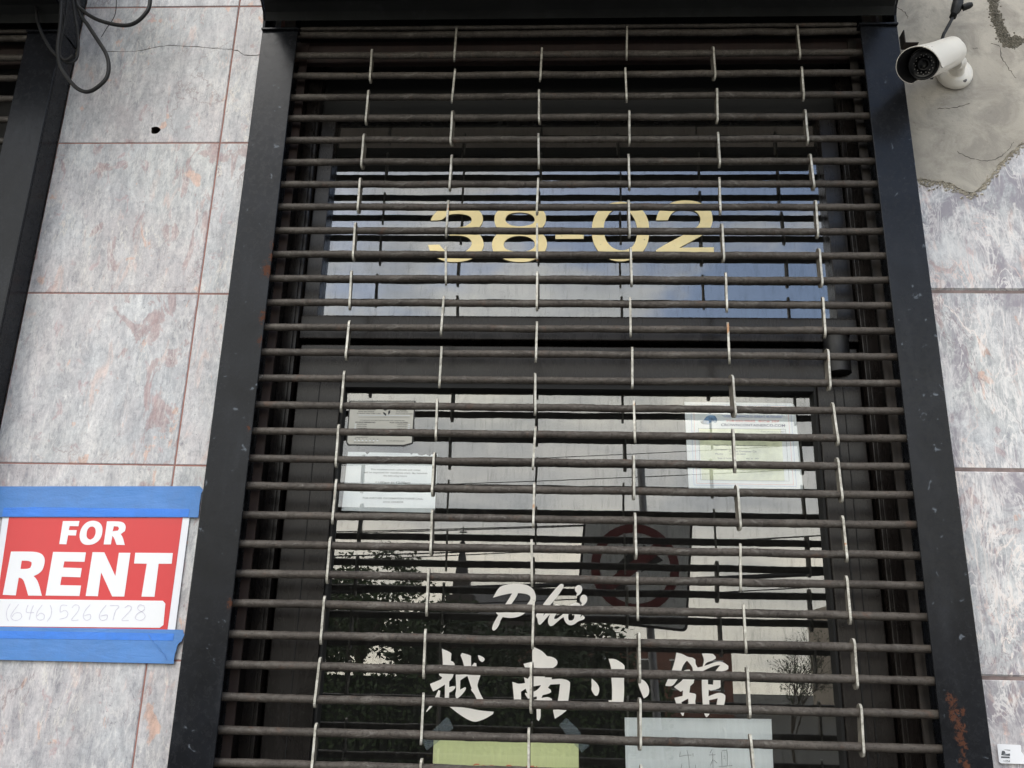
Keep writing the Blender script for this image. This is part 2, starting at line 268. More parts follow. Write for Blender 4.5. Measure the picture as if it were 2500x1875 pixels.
# ---------------------------------------------------------------- object helpers
def tag(o,label=None,cat=None,group=None,kind=None):
    if label: o['label']=label
    if cat: o['category']=cat
    if group: o['group']=group
    if kind: o['kind']=kind
    return o
def thing(name,label,cat,loc=(0,0,0),group=None):
    o=bpy.data.objects.new(name,None); COL.objects.link(o); o.location=loc; o.empty_display_size=.1
    return tag(o,label,cat,group)
class MB:
    def __init__(s): s.v=[]; s.f=[]; s.m=[]; s.smooth=[]
    def add(s,vs,fs,mi=0,sm=False):
        k=len(s.v); s.v+= [tuple(v) for v in vs]
        for f in fs: s.f.append([k+i for i in f]); s.m.append(mi); s.smooth.append(sm)
    def box(s,a,b,mi=0):
        x0,y0,z0=a; x1,y1,z1=b
        s.add([(x0,y0,z0),(x1,y0,z0),(x1,y1,z0),(x0,y1,z0),(x0,y0,z1),(x1,y0,z1),(x1,y1,z1),(x0,y1,z1)],
              [(0,3,2,1),(4,5,6,7),(0,1,5,4),(1,2,6,5),(2,3,7,6),(3,0,4,7)],mi); return s
    def tube(s,pts,r,n=10,mi=0,cap=True):
        pts=[Vector(p) for p in pts]; rr=r if hasattr(r,'__len__') else [r]*len(pts); rings=[]; up=None
        for i,p in enumerate(pts):
            d=(pts[min(i+1,len(pts)-1)]-pts[max(i-1,0)]).normalized()
            if up is None: up=Vector((0,0,1)) if abs(d.z)<.9 else Vector((0,1,0))
            a=d.cross(up).normalized(); up=a.cross(d).normalized()
            rings.append([p+(a*math.cos(2*math.pi*k/n)+up*math.sin(2*math.pi*k/n))*rr[i] for k in range(n)])
        vs=[v for r_ in rings for v in r_]; fs=[]
        for i in range(len(pts)-1):
            for k in range(n): fs.append((i*n+k,i*n+(k+1)%n,(i+1)*n+(k+1)%n,(i+1)*n+k))
        s.add(vs,fs,mi,True)
        if cap:
            s.add(rings[0],[tuple(range(n))[::-1]],mi); s.add(rings[-1],[tuple(range(n))],mi)
        return s
    def prism(s,loops,Y,th,mi=0):
        """polygon with holes in x,z; front at Y, thickness th towards +y"""
        L3=[[Vector((x,z,0)) for x,z in l] for l in loops]; tris=tessellate_polygon(L3); flat=[p for l in L3 for p in l]; n=len(flat)
        vs=[(p.x,Y,p.y) for p in flat]+[(p.x,Y+th,p.y) for p in flat]; fs=[]
        for t in tris:
            a,b,c=[flat[i] for i in t]; ccw=(b-a).cross(c-a).z>0
            t=tuple(t) if ccw else tuple(t)[::-1]
            fs.append(t); fs.append(tuple(i+n for i in t[::-1]))
        k=0
        for l in L3:
            m_=len(l)
            for i in range(m_): fs.append((k+i,k+(i+1)%m_,k+(i+1)%m_+n,k+i+n))
            k+=m_
        s.add(vs,fs,mi); return s
    def build(s,name,mats,parent=None,bevel=0,loc=None,origin=None):
        me=bpy.data.meshes.new(name); vs=s.v
        if origin is not None: vs=[(v[0]-origin[0],v[1]-origin[1],v[2]-origin[2]) for v in vs]
        me.from_pydata(vs,[],s.f)
        for q in (mats if isinstance(mats,(list,tuple)) else [mats]): me.materials.append(M[q] if isinstance(q,str) else q)
        me.polygons.foreach_set('material_index',s.m); me.polygons.foreach_set('use_smooth',s.smooth); me.update()
        o=bpy.data.objects.new(name,me); COL.objects.link(o)
        w=Vector(origin) if origin is not None else Vector((0,0,0))
        if parent is not None:
            o.parent=parent; pw=Vector((0,0,0)); q=parent
            while q: pw+=Vector(q.location); q=q.parent
            o.location=w-pw
        else: o.location=w
        if bevel:
            b=o.modifiers.new('bevel','BEVEL'); b.width=bevel; b.segments=2; b.limit_method='ANGLE'; b.angle_limit=R(40)
        return o
def box(name,a,b,mt,parent=None,bevel=0):
    a2=[min(p,q) for p,q in zip(a,b)]; b2=[max(p,q) for p,q in zip(a,b)]
    return MB().box(a2,b2).build(name,mt,parent,bevel,origin=((a2[0]+b2[0])/2,(a2[1]+b2[1])/2,a2[2]))
POLY={"pho":[[[[-1377,17870],[-1330,17959],[-1266,18074],[-1194,18141],[-1084,18176],[-950,18198],[-802,18206],[-655,18196],[-544,18166],[-457,18113],[-401,18042],[-369,17959],[-363,17876],[-379,17780],[-426,17684],[-510,17600],[-618,17532],[-690,17478],[-834,17425],[-980,17413],[-1132,17431],[-1225,17461],[-1293,17519],[-1300,17554],[-1191,17556],[-1008,17572],[-838,17605],[-693,17655],[-585,17723],[-525,17789],[-487,17861],[-493,17921],[-552,17962],[-663,17983],[-785,17990],[-920,17985],[-1079,17955],[-1237,17916]]],[[[-920,17994],[-783,17999],[-820,17903],[-951,17715],[-1056,17553],[-1138,17427],[-1191,17344],[-1196,17291],[-1263,17166],[-1330,17118],[-1371,17141],[-1375,17205],[-1324,17329],[-1237,17479],[-1091,17713],[-991,17864]]],[[[191,18207],[240,18225],[286,18202],[287,18145],[156,17945],[-25,17728],[-133,17595],[-192,17476],[-120,17548],[-12,17657],[85,17736],[145,17755],[206,17720],[207,17649],[135,17553],[69,17446],[75,17417],[124,17412],[208,17472],[304,17557],[353,17511],[281,17450],[232,17426],[136,17342],[40,17258],[-20,17250],[-69,17302],[-76,17384],[-41,17479],[-29,17521],[-119,17419],[-202,17323],[-256,17275],[-292,17286],[-314,17344],[-318,17415],[-355,17455],[-360,17502],[-302,17568],[-207,17724],[-15,17978]]],[[[304,17557],[376,17676],[473,17761],[582,17801],[655,17783],[698,17730],[716,17636],[692,17517],[679,17458],[734,17518],[786,17460],[764,17413],[631,17375],[547,17303],[462,17272],[378,17294],[317,17369],[287,17462]],[[401,17523],[395,17441],[414,17388],[474,17384],[522,17408],[546,17479],[534,17561],[498,17643],[437,17607]]],[[[552,18121],[594,18187],[655,18204],[710,18177],[731,18112],[704,18028],[643,17967],[594,17948],[588,17978],[607,18008],[558,18061]]],[[[673,17896],[710,17968],[771,17984],[826,17958],[850,17887],[825,17804],[764,17743],[716,17719],[698,17754],[722,17784],[673,17836]]]],"han":[[[[-2531,16688],[-2353,16628],[-2303,16583],[-2314,16427],[-2247,16400],[-2215,16349],[-2214,16246],[-2237,16114],[-2256,16051],[-2330,15970],[-2325,15846],[-2236,15873],[-2182,15866],[-2184,15832],[-2232,15769],[-2319,15728],[-2319,15582],[-2315,15487],[-2217,15427],[-1884,15408],[-1622,15358],[-1285,15339],[-1301,15288],[-1451,15196],[-1591,15137],[-1719,15107],[-1875,15158],[-2092,15280],[-2257,15399],[-2410,15484],[-2579,15536],[-2715,15399],[-2816,15296],[-2823,15318],[-2774,15397],[-2658,15579],[-2566,15778],[-2524,15762],[-2535,15627],[-2415,15607],[-2423,15900],[-2649,15759],[-2690,15747],[-2763,15881],[-2764,15909],[-2518,16011],[-2496,16063],[-2539,16079],[-2570,16110],[-2561,16170],[-2490,16320],[-2503,16469]]],[[[-2091,16553],[-2056,16605],[-1904,16568],[-1849,16546],[-1835,16312],[-1765,16393],[-1717,16383],[-1708,16291],[-1715,16143],[-1673,16144],[-1612,16123],[-1672,15940],[-1675,15872],[-1598,15705],[-1523,15595],[-1511,15573],[-1665,15569],[-1741,15713],[-1809,15779],[-1822,15812],[-1805,15824],[-1910,16093],[-1934,16093],[-2074,15999],[-2072,15795],[-1961,15854],[-1937,15843],[-1941,15798],[-2026,15684],[-2141,15586],[-2180,15680],[-2155,15793],[-2186,16110],[-2129,16179],[-1990,16285],[-2031,16422]]],[[[-1687,16565],[-1627,16551],[-1553,16518],[-1526,16479],[-1539,16438],[-1580,16411],[-1635,16436],[-1667,16487]]],[[[-405,16774],[-261,16719],[-164,16658],[-91,16579],[28,16564],[112,16526],[155,16470],[155,16413],[114,16355],[31,16307],[-123,16224],[-134,16111],[27,16109],[27,16069],[223,16091],[389,16066],[446,16011],[443,15876],[402,15584],[368,15406],[239,15303],[105,15223],[81,15311],[63,15399],[173,15579],[218,15972],[-1,15956],[-60,15887],[6,15843],[18,15793],[-23,15764],[-176,15721],[-205,15659],[-58,15691],[31,15648],[44,15576],[-80,15545],[-215,15525],[-219,15392],[-215,15226],[-263,15164],[-305,15202],[-311,15390],[-316,15545],[-422,15559],[-458,15586],[-311,15634],[-312,15690],[-424,15665],[-506,15635],[-579,15729],[-579,15762],[-526,15752],[-569,15853],[-674,15783],[-664,15581],[-657,15504],[-816,15500],[-824,15589],[-875,15992],[-821,15982],[-737,15950],[-583,15976],[-609,16100],[-525,16068],[-490,16114],[-409,16218],[-517,16261],[-583,16294],[-627,16395],[-424,16446],[-434,16687]],[[-416,15901],[-221,15939],[-249,15882],[-331,15813],[-414,15783]]],[[[1329,16548],[1475,16553],[1627,16469],[1685,16421],[1697,16373],[1685,16154],[1672,16105],[1676,15849],[1656,15610],[1630,15530],[1546,15496],[1421,15509],[1346,15571],[1315,15641],[1397,15651],[1404,15923],[1389,16099],[1388,16309],[1380,16374]]],[[[942,16109],[1005,16058],[1064,16003],[1102,15940],[1114,15868],[1101,15804],[1071,15747],[1033,15734],[999,15753],[954,15816],[927,15880],[942,15952],[931,16040]]],[[[1983,16104],[2026,16126],[2109,16107],[2184,16045],[2232,15958],[2246,15862],[2219,15774],[2168,15733],[2117,15706],[2085,15771],[2006,15969]]],[[[2885,16720],[3023,16692],[3139,16628],[3245,16620],[3308,16575],[3309,16467],[3359,16401],[3472,16429],[3515,16574],[3463,16712],[3580,16718],[3719,16707],[3774,16647],[3773,16611],[3712,16568],[3550,16513],[3505,16440],[3623,16479],[3742,16528],[3871,16551],[3976,16512],[4052,16453],[4049,16391],[3999,16349],[3860,16326],[3774,16283],[3803,16222],[3859,16183],[3855,15990],[3800,15949],[3630,15909],[3583,15933],[3572,15782],[3700,15835],[3807,15870],[3901,15855],[3952,15811],[3947,15721],[3904,15580],[3842,15498],[3727,15496],[3736,15576],[3780,15747],[3584,15702],[3583,15562],[3576,15402],[3510,15331],[3461,15400],[3437,15578],[3432,16112],[3451,16174],[3579,16197],[3572,16044],[3688,16037],[3706,16200],[3721,16297],[3873,16469],[3771,16457],[3620,16402],[3392,16289],[3303,16191],[3252,16108],[3256,16068],[3169,15995],[3147,15853],[3258,15840],[3294,15816],[3285,15725],[3267,15675],[3279,15575],[3161,15512],[3011,15419],[2998,15359],[2972,15353],[2942,15397],[2858,15565],[2805,15734],[2992,15779],[3006,15900],[2952,15868],[2818,15956],[2813,15976],[3003,16113],[3027,16184],[2943,16203],[2871,16110],[2809,16027],[2744,15980],[2617,15987],[2613,16012],[2664,16115],[2760,16301],[2836,16508]],[[3120,16550],[3207,16454],[3247,16383],[3240,16271],[3201,16290],[3171,16351],[3075,16349],[2967,16280],[3003,16398],[3059,16492]],[[2961,15647],[3116,15726],[3118,15621],[3006,15578],[2974,15572]]]],"num":[[[[-3353,27807],[-3347,27871],[-3250,28053],[-3056,28203],[-2829,28274],[-2599,28296],[-2348,28268],[-2115,28171],[-1986,28043],[-1933,27873],[-1957,27724],[-2065,27555],[-2109,27460],[-1963,27345],[-1890,27136],[-1904,26990],[-1974,26844],[-2139,26699],[-2323,26616],[-2585,26574],[-2849,26583],[-3040,26644],[-3214,26737],[-3314,26851],[-3392,27080],[-3080,27091],[-3009,26987],[-2880,26873],[-2632,26811],[-2408,26864],[-2262,26989],[-2210,27114],[-2233,27218],[-2351,27323],[-2542,27364],[-2827,27364],[-2837,27596],[-2552,27607],[-2363,27660],[-2253,27766],[-2241,27862],[-2298,27947],[-2453,28000],[-2645,28017],[-2836,28000],[-2966,27925],[-3057,27818]]],[[[-934,28322],[-666,28301],[-398,28194],[-263,28045],[-232,27875],[-268,27684],[-389,27537],[-388,27453],[-255,27348],[-196,27161],[-213,26994],[-286,26839],[-471,26684],[-694,26591],[-936,26580],[-1198,26609],[-1426,26701],[-1617,26845],[-1669,27011],[-1674,27178],[-1603,27345],[-1502,27451],[-1505,27545],[-1603,27661],[-1638,27873],[-1604,28043],[-1465,28182],[-1219,28290]],[[-1342,27852],[-1288,27980],[-1137,28044],[-947,28061],[-738,28040],[-584,27959],[-535,27853],[-562,27747],[-674,27673],[-939,27631],[-1186,27666],[-1311,27757]],[[-1370,27085],[-1326,27220],[-1159,27325],[-933,27364],[-706,27326],[-554,27222],[-515,27097],[-569,26973],[-718,26900],[-942,26878],[-1168,26909],[-1320,26971]]],[[[17,27416],[774,27430],[773,27272],[18,27264]]],[[[1776,28387],[1984,28366],[2209,28270],[2393,28089],[2492,27857],[2523,27605],[2507,27313],[2445,27064],[2301,26847],[2104,26692],[1881,26620],[1733,26609],[1548,26629],[1345,26721],[1179,26864],[1050,27101],[991,27351],[987,27602],[1025,27834],[1111,28056],[1321,28259],[1530,28355]],[[1764,28206],[1943,28142],[2090,27962],[2180,27751],[2204,27520],[2180,27291],[2112,27104],[1998,26980],[1774,26922],[1570,26979],[1405,27144],[1322,27352],[1306,27603],[1336,27813],[1451,28025],[1603,28163]]],[[[2706,27825],[2748,28005],[2847,28174],[3001,28291],[3230,28398],[3513,28434],[3813,28398],[4014,28281],[4176,28133],[4214,27922],[4196,27733],[4113,27545],[3940,27399],[3712,27253],[3296,27014],[4205,27031],[4190,26710],[2677,26705],[2683,26941],[2891,27086],[3363,27356],[3724,27565],[3860,27712],[3895,27879],[3853,28006],[3745,28111],[3503,28154],[3297,28143],[3163,28069],[3065,27942],[3024,27826]]]],"sheet":[[[[-12993,19644],[-8489,19714],[-8478,16705],[-12795,16640]]]],"red":[[[[-12826,19576],[-8706,19640],[-8650,19585],[-8653,16920],[-12694,16889]]]],"box":[[[[-12770,17533],[-8847,17570],[-8778,17505],[-8757,17035],[-8830,16974],[-12730,16927]]]],"rent":[[[[-11498,19349],[-11102,19356],[-11103,19233],[-11315,19235],[-11321,19140],[-11127,19141],[-11128,19016],[-11316,19018],[-11318,18808],[-11489,18811]]],[[[-10783,19375],[-10651,19352],[-10559,19281],[-10514,19178],[-10506,19026],[-10554,18909],[-10649,18831],[-10757,18801],[-10885,18804],[-10980,18866],[-11036,18976],[-11046,19100],[-11014,19226],[-10919,19339]],[[-10780,19238],[-10719,19217],[-10675,19156],[-10663,19051],[-10699,18962],[-10764,18925],[-10832,18943],[-10878,19014],[-10884,19131],[-10849,19209]]],[[[-10439,19361],[-10141,19365],[-10028,19334],[-9966,19243],[-9975,19140],[-10065,19067],[-10003,18993],[-9927,18815],[-10124,18817],[-10206,18976],[-10256,19022],[-10261,18823],[-10432,18820]],[[-10258,19247],[-10155,19240],[-10126,19199],[-10141,19148],[-10268,19130]]],[[[-12607,18618],[-12056,18628],[-11879,18590],[-11782,18496],[-11754,18373],[-11774,18210],[-11847,18122],[-11963,18066],[-11864,17987],[-11779,17833],[-11684,17626],[-12005,17625],[-12122,17866],[-12204,17999],[-12307,18027],[-12298,17622],[-12608,17630]],[[-12312,18412],[-12157,18415],[-12071,18381],[-12055,18327],[-12075,18253],[-12143,18225],[-12303,18222]]],[[[-11603,18627],[-10821,18630],[-10817,18412],[-11296,18414],[-11299,18273],[-10857,18267],[-10854,18059],[-11297,18062],[-11297,17874],[-10805,17873],[-10803,17638],[-11599,17633]]],[[[-10664,18638],[-10385,18638],[-10037,18101],[-10039,18635],[-9767,18637],[-9756,17645],[-10038,17642],[-10385,18181],[-10371,17641],[-10657,17641]]],[[[-9652,18642],[-8765,18650],[-8759,18405],[-9065,18400],[-9053,17653],[-9356,17653],[-9343,18395],[-9642,18395]]]],"tape1":[[[[-13652,20142],[-8329,20225],[-8244,20141],[-8277,20041],[-8276,19928],[-8283,19787],[-8271,19647],[-8272,19485],[-13499,19410]]]],"tape2":[[[[-13144,16919],[-8285,16941],[-8268,16890],[-8237,16826],[-8261,16761],[-8285,16683],[-8336,16657],[-8368,16592],[-8375,16490],[-8397,16413],[-8399,16311],[-8395,16204],[-12993,16202]]]],"phone":[[[[-12387,17434],[-12436,17288],[-12410,17130],[-12352,17048]]],[[[-12190,17425],[-12284,17265],[-12318,17159],[-12261,17081],[-12148,17070],[-12064,17137],[-12110,17229],[-12234,17226],[-12288,17146]]],[[[-11965,17416],[-11976,17258],[-11794,17248]]],[[[-11838,17406],[-11868,17273],[-11874,17089]]],[[[-11632,17423],[-11716,17276],[-11721,17157],[-11653,17088],[-11546,17109],[-11549,17200],[-11639,17238],[-11710,17171]]],[[[-11452,17426],[-11394,17309],[-11392,17177],[-11453,17058]]],[[[-11049,17421],[-11187,17418],[-11183,17273],[-11085,17315],[-11004,17251],[-11029,17158],[-11174,17116]]],[[[-10929,17371],[-10871,17438],[-10776,17413],[-10777,17295],[-10895,17103],[-10730,17107]]],[[[-10514,17453],[-10614,17311],[-10633,17179],[-10551,17103],[-10461,17144],[-10485,17235],[-10610,17206]]],[[[-10140,17452],[-10240,17305],[-10262,17187],[-10194,17110],[-10088,17138],[-10090,17230],[-10236,17201]]],[[[-10055,17441],[-9847,17432],[-9910,17312],[-9933,17115]]],[[[-9703,17395],[-9629,17449],[-9554,17411],[-9581,17319],[-9729,17127],[-9564,17123]]],[[[-9256,17443],[-9370,17467],[-9397,17375],[-9246,17286],[-9205,17195],[-9290,17128],[-9419,17165],[-9394,17270],[-9256,17351],[-9248,17430]]]],"strip1":[[[[-12974,19638],[-12224,19664],[-10504,19668],[-8499,19680],[-8510,19492],[-12973,19432]]]],"strip2":[[[[-13069,16824],[-10863,16843],[-8472,16852],[-8478,16700],[-10835,16681],[-13034,16658]]]],"cert":[[[[3296,22785],[5951,22778],[6014,22744],[6038,22667],[6080,20597],[3325,20579]]]],"certtint":[[[[3630,22087],[5650,22111],[5647,20803],[3650,20789]]]],"cam_car":[[[[3667,22271],[3756,22303],[3819,22396],[3909,22443],[4040,22429],[4088,22353],[4084,22261],[4032,22245],[3989,22275],[3900,22243],[3869,22197],[3796,22204],[3709,22218]]]],"notice":[[[[-5131,21386],[-4694,21388],[-4646,21327],[-4580,21381],[-3568,21371],[-3532,21336],[-3481,21368],[-3377,21366],[-3340,21326],[-3253,21315],[-3167,21346],[-3061,21299],[-3029,21348],[-2873,21359],[-2870,20761],[-2870,19883],[-5173,19898]]]],"decal":[[[[-5144,22669],[-3521,22687],[-3518,22485],[-3522,21617],[-3719,21561],[-5101,21558],[-5144,21615],[-5143,21975]]]],"decalb":[[[[-5182,22697],[-3487,22715],[-3483,22485],[-3485,21591],[-3708,21517],[-5125,21522],[-5178,21596],[-5173,21975]]]],"yellow":[[[[-2642,14847],[640,14889],[660,13361],[-2623,13285]]]],"white":[[[[1685,15284],[4978,15332],[4938,13480],[1700,13390]]]],"tapeA":[[[[-2367,15189],[-2298,15159],[-2197,14965],[-2577,14627],[-2787,14478],[-2899,14681]]]],"tapeB":[[[[356,15240],[423,15202],[607,15034],[888,14668],[714,14525],[474,14766],[206,15087]]]],"chu":[[[[2915,14597],[2895,14493]]],[[[2895,14493],[3028,14523],[3160,14531]]],[[[3194,14573],[3195,14501]]],[[[3062,14639],[3092,14486],[3103,14242]]],[[[2943,14344],[2938,14207],[3229,14199]]],[[[3237,14337],[3235,14199]]],[[[3625,14669],[3572,14583]]],[[[3546,14544],[3694,14551]]],[[[3630,14592],[3626,14255]]],[[[3633,14469],[3569,14322]]],[[[3648,14439],[3718,14380]]],[[[3828,14613],[3825,14329]]],[[[3837,14636],[3919,14649],[3951,14616],[3945,14337]]],[[[3872,14525],[3905,14530]]],[[[3870,14479],[3903,14489]]],[[[3756,14308],[4051,14340]]]],"redwr":[[[[-1696,14116],[-1690,14208],[-1582,14214]]],[[[-1694,14162],[-1614,14167]]],[[[-1539,14182],[-1554,14120],[-1446,14115],[-1439,14184],[-1539,14185]]],[[[-1362,14109],[-1356,14189],[-1248,14189],[-1255,14143],[-1346,14140],[-1228,14067]]],[[[-962,14089],[-957,14204],[-865,14202],[-856,14161],[-947,14151],[-846,14077]]],[[[-815,14162],[-740,14164],[-749,14194],[-807,14178],[-814,14116],[-730,14095]]],[[[-697,14096],[-682,14196],[-581,14099],[-574,14199]]],[[[-533,14200],[-350,14209]]],[[[-442,14203],[-448,14103]]],[[[-292,14214],[-292,14153]]]],"stick":[[[[9415,14989],[9871,14978],[9880,14960],[9867,14854],[9929,14751],[9984,14607],[9420,14610],[9385,14636],[9394,14975]]]],"stickm":[[[[9511,14881],[9650,14876],[9638,14862],[9543,14873]]],[[[9474,14855],[9526,14854],[9539,14809],[9585,14824],[9482,14780],[9630,14807],[9623,14759],[9447,14770]]],[[[9444,14747],[9612,14745],[9614,14713],[9435,14717]]]],"plaster":[[[[9683,38381],[17916,38213],[16439,30840],[13223,30234],[12085,29563],[11843,29321],[11520,29080],[11249,28757],[10881,28306],[10544,28070],[10261,28247],[9871,28401],[9466,28449],[8861,28569]]]],"lip":[[[[16439,30840],[13223,30234],[12085,29563],[11843,29321],[11520,29080],[11249,28757],[10881,28306],[10544,28070],[10261,28247],[9871,28401],[9466,28449],[8861,28569]]]],"cracks":[[[[10341,29289],[10676,29082],[11077,28997],[11457,29141],[11697,29382],[11827,29564]]],[[[11877,32515],[11890,32148],[12014,31823],[12159,31500]]],[[[11168,32443],[11309,32454]]],[[[10026,30562],[10452,30597],[10869,30721]]],[[[11880,32541],[11675,32609]]],[[[9313,33801],[9535,33608],[9570,33432]]]],"lcrack":[[[[-12625,32590],[-11826,32597],[-11030,32769],[-10443,32764],[-9496,32673],[-8965,32613],[-8654,32433],[-8193,32457]]]],"trench":[[[[11960,34290],[11899,33609],[11973,33204],[12034,32871],[12158,32605],[12445,32734]]]],"c1":[[[[-13231,34243],[-13017,33277],[-12821,33004],[-12310,32663],[-11654,32443],[-11262,32452],[-10999,32716],[-10923,33117],[-11108,34214]]]],"c2":[[[[-13266,34243],[-12924,33005],[-12634,32573],[-12267,32065],[-11945,31604],[-11764,31176],[-11741,30767],[-11949,30489],[-12228,30390],[-12563,30544],[-12903,30902],[-13161,31290],[-13278,31812],[-13319,32606],[-13556,34247]]]],"c3":[[[[-13463,34246],[-13176,33143],[-12967,32469],[-12828,31808],[-12838,31482],[-12987,31379],[-13181,31524],[-13278,31812],[-13328,32340],[-13382,33146],[-13556,34247]]]],"c4":[[[[-14439,34259],[-14181,33019],[-13930,32412],[-13582,31880],[-13280,31577],[-12994,31418],[-12827,31547]]]],"c5":[[[[-12238,33814],[-12222,33295],[-12400,32865],[-12487,32571]]]],"camcab":[[[[10083,32242],[10196,32486],[10323,32711],[10432,32916],[10594,33268],[10744,33792]]]]}
def LP(name,i=None):
    r=[[[(x/1e4,z/1e4) for x,z in l] for l in item] for item in POLY[name]]
    return r if i is None else r[i]
def smooth(loop,n=2,lim=52):
    P=[Vector(p) for p in loop]; keep=[False]*len(P)
    for i in range(len(P)):
        a=P[i]-P[i-1]; b=P[(i+1)%len(P)]-P[i]
        keep[i]= a.length<1e-7 or b.length<1e-7 or abs(a.angle_signed(b,0))>R(lim)
    for _ in range(n):
        Q=[];K=[]
        for i in range(len(P)):
            if keep[i]: Q.append(P[i]);K.append(True)
            else: Q+=[P[i].lerp(P[i-1],.25),P[i].lerp(P[(i+1)%len(P)],.25)];K+=[False,False]
        P,keep=Q,K
    return [(p.x,p.y) for p in P]
def ribbon(mb,pts,Y,wd,th=.0003,mi=0,jit=0):
    """thin stroke of width wd along x,z points"""
    P=[Vector((x,0,z)) for x,z in pts]; a=[];b=[]
    for i,p in enumerate(P):
        d=(P[min(i+1,len(P)-1)]-P[max(i-1,0)]); d=d.normalized() if d.length>1e-9 else Vector((1,0,0)); n=Vector((-d.z,0,d.x))*(wd/2*(1+random.uniform(-jit,jit)))
        a.append(p+n); b.append(p-n)
    k=len(P); vs=[(p.x,Y,p.z) for p in a]+[(p.x,Y,p.z) for p in b]+[(p.x,Y+th,p.z) for p in a]+[(p.x,Y+th,p.z) for p in b]; fs=[]
    for i in range(k-1): fs+=[(i,i+k,i+k+1,i+1),(i,i+1,i+1+2*k,i+2*k),(i+k,i+3*k,i+3*k+1,i+k+1)]
    mb.add(vs,fs,mi)
def dens(pts,n=4):
    """Catmull-Rom densify 2-D points"""
    out=[]; P=[pts[0]]+list(pts)+[pts[-1]]
    for i in range(1,len(P)-2):
        for k in range(n):
            t=k/n; q=[]
            for j in range(len(P[0])):
                a,b,c,d=P[i-1][j],P[i][j],P[i+1][j],P[i+2][j]
                q.append(.5*((2*b)+(-a+c)*t+(2*a-5*b+4*c-d)*t*t+(-a+3*b-3*c+d)*t**3))
            out.append(tuple(q))
    out.append(tuple(pts[-1])); return out
DG=None
def text(mb,body,cx,cz,width,height,Y,mi=0,bold=0.,align='C'):
    """body written in the built-in font, fitted in width x height, centred at cx,cz, facing -y"""
    cu=bpy.data.curves.new('lettering','FONT'); cu.body=body; cu.offset=min(bold,.03)*.8; cu.resolution_u=3
    ob=bpy.data.objects.new('lettering',cu); COL.objects.link(ob)
    dg=bpy.context.evaluated_depsgraph_get(); me=bpy.data.meshes.new_from_object(ob.evaluated_get(dg))
    vs=[v.co.copy() for v in me.vertices]; fs=[tuple(p.vertices) for p in me.polygons]
    bpy.data.objects.remove(ob); bpy.data.curves.remove(cu); bpy.data.meshes.remove(me)
    if not vs: return
    x0=min(v.x for v in vs); x1=max(v.x for v in vs); y0=min(v.y for v in vs); y1=max(v.y for v in vs)
    sx=width/(x1-x0); sy=height/(y1-y0)
    mb.add([(cx+(v.x-(x0+x1)/2)*sx,Y,cz+(v.y-(y0+y1)/2)*sy) for v in vs],fs,mi)
WY=.05   # face of the marble
# ---------------------------------------------------------------- setting: ground
def sheet(name,x0,x1,y0,y1,z,mt,kind='structure',th=.02):
    o=MB().box((x0,y0,z-th),(x1,y1,z)).build(name,mt); tag(o,kind=kind); return o
sheet('ground',-260,260,-260,60,-.152,'grass')
sheet('road',-120,120,-13.5,-3.35,-.132,'asphalt')
sheet('pavement',-40,40,-3.2,4.5,0,'pave',th=.13)
sheet('kerb',-40,40,-3.35,-3.2,.0,'kerb',th=.13)
sheet('far_pavement',-60,60,-17,-13.5,-.01,'pave',th=.12)
# ---------------------------------------------------------------- marble piers
def tiles(name,parent,cells,mt,hole=None,g=.0014,bv=.0018):
    mb=MB(); seeds=[]
    for (x0,x1,z0,z1,dy) in cells:
        y=WY+dy; n0=len(mb.f)
        A=(x0+g,z0+g); B=(x1-g,z1-g)
        out=[(A[0],A[1]),(B[0],A[1]),(B[0],B[1]),(A[0],B[1])]
        inn=[(A[0]+bv,A[1]+bv),(B[0]-bv,A[1]+bv),(B[0]-bv,B[1]-bv),(A[0]+bv,B[1]-bv)]
        loops=[inn]
        if hole and x0<hole[0]<x1 and z0<hole[1]<z1:
            hl=[(hole[0]+hole[2]*(1+.18*math.sin(3*a+1)+random.uniform(-.07,.07))*math.cos(a),hole[1]+hole[2]*(1+.1*math.cos(2*a))*math.sin(a)) for a in [2*math.pi*k/20 for k in range(20)]]
            loops.append(hl)
        L3=[[Vector((x,z,0)) for x,z in l] for l in loops]; fl=[p for l in L3 for p in l]; fs=[]
        for t in tessellate_polygon(L3):
            a,b,c=[fl[i] for i in t]; fs.append(tuple(t) if (b-a).cross(c-a).z>0 else tuple(t)[::-1])
        mb.add([(p.x,y,p.y) for p in fl],fs)
        vs=[(x,y,z) for x,z in inn]+[(x,y+bv,z) for x,z in out]+[(x,y+.018,z) for x,z in out]
        mb.add(vs,[(i+4,(i+1)%4+4,(i+1)%4,i) for i in range(4)]+[(i+8,(i+1)%4+8,(i+1)%4+4,i+4) for i in range(4)])
        if len(loops)>1:
            k=len(hl); mb.add([(x,y,z) for x,z in hl]+[(x,y+.03,z) for x,z in hl],[(i,(i+1)%k,(i+1)%k+k,i+k) for i in range(k)],1)
            mb.add([(x,y+.028,z) for x,z in hl],[tuple(range(k))],1)
        sd_=(random.random(),random.random(),random.random()); seeds+=[sd_]*(len(mb.f)-n0)
    o=mb.build(name,[mt,'hole'],parent); me=o.data
    at=me.attributes.new('tile','FLOAT_VECTOR','FACE'); at.data.foreach_set('vector',[c for s_ in seeds for c in s_])
    return o
M['hole']=mottled((.03,.018,.014),.5,80,.9,name='hole_inside')
lp=thing('marble_pier','grey and pink marble wall with a drilled hole between the two shutters','wall',(-1.07,WY,0))
zs=[-.16,.287,.734,1.181,1.6275,2.0738,2.5203,2.9628,3.4102,3.857,4.3,4.75]; zs=[-.002]+zs[1:]
cells=[]
for a,b in zip(zs,zs[1:]):
    cells+= [(-1.352,-.904,a,b,0),(-.904,-.775,a,b,.0004)]
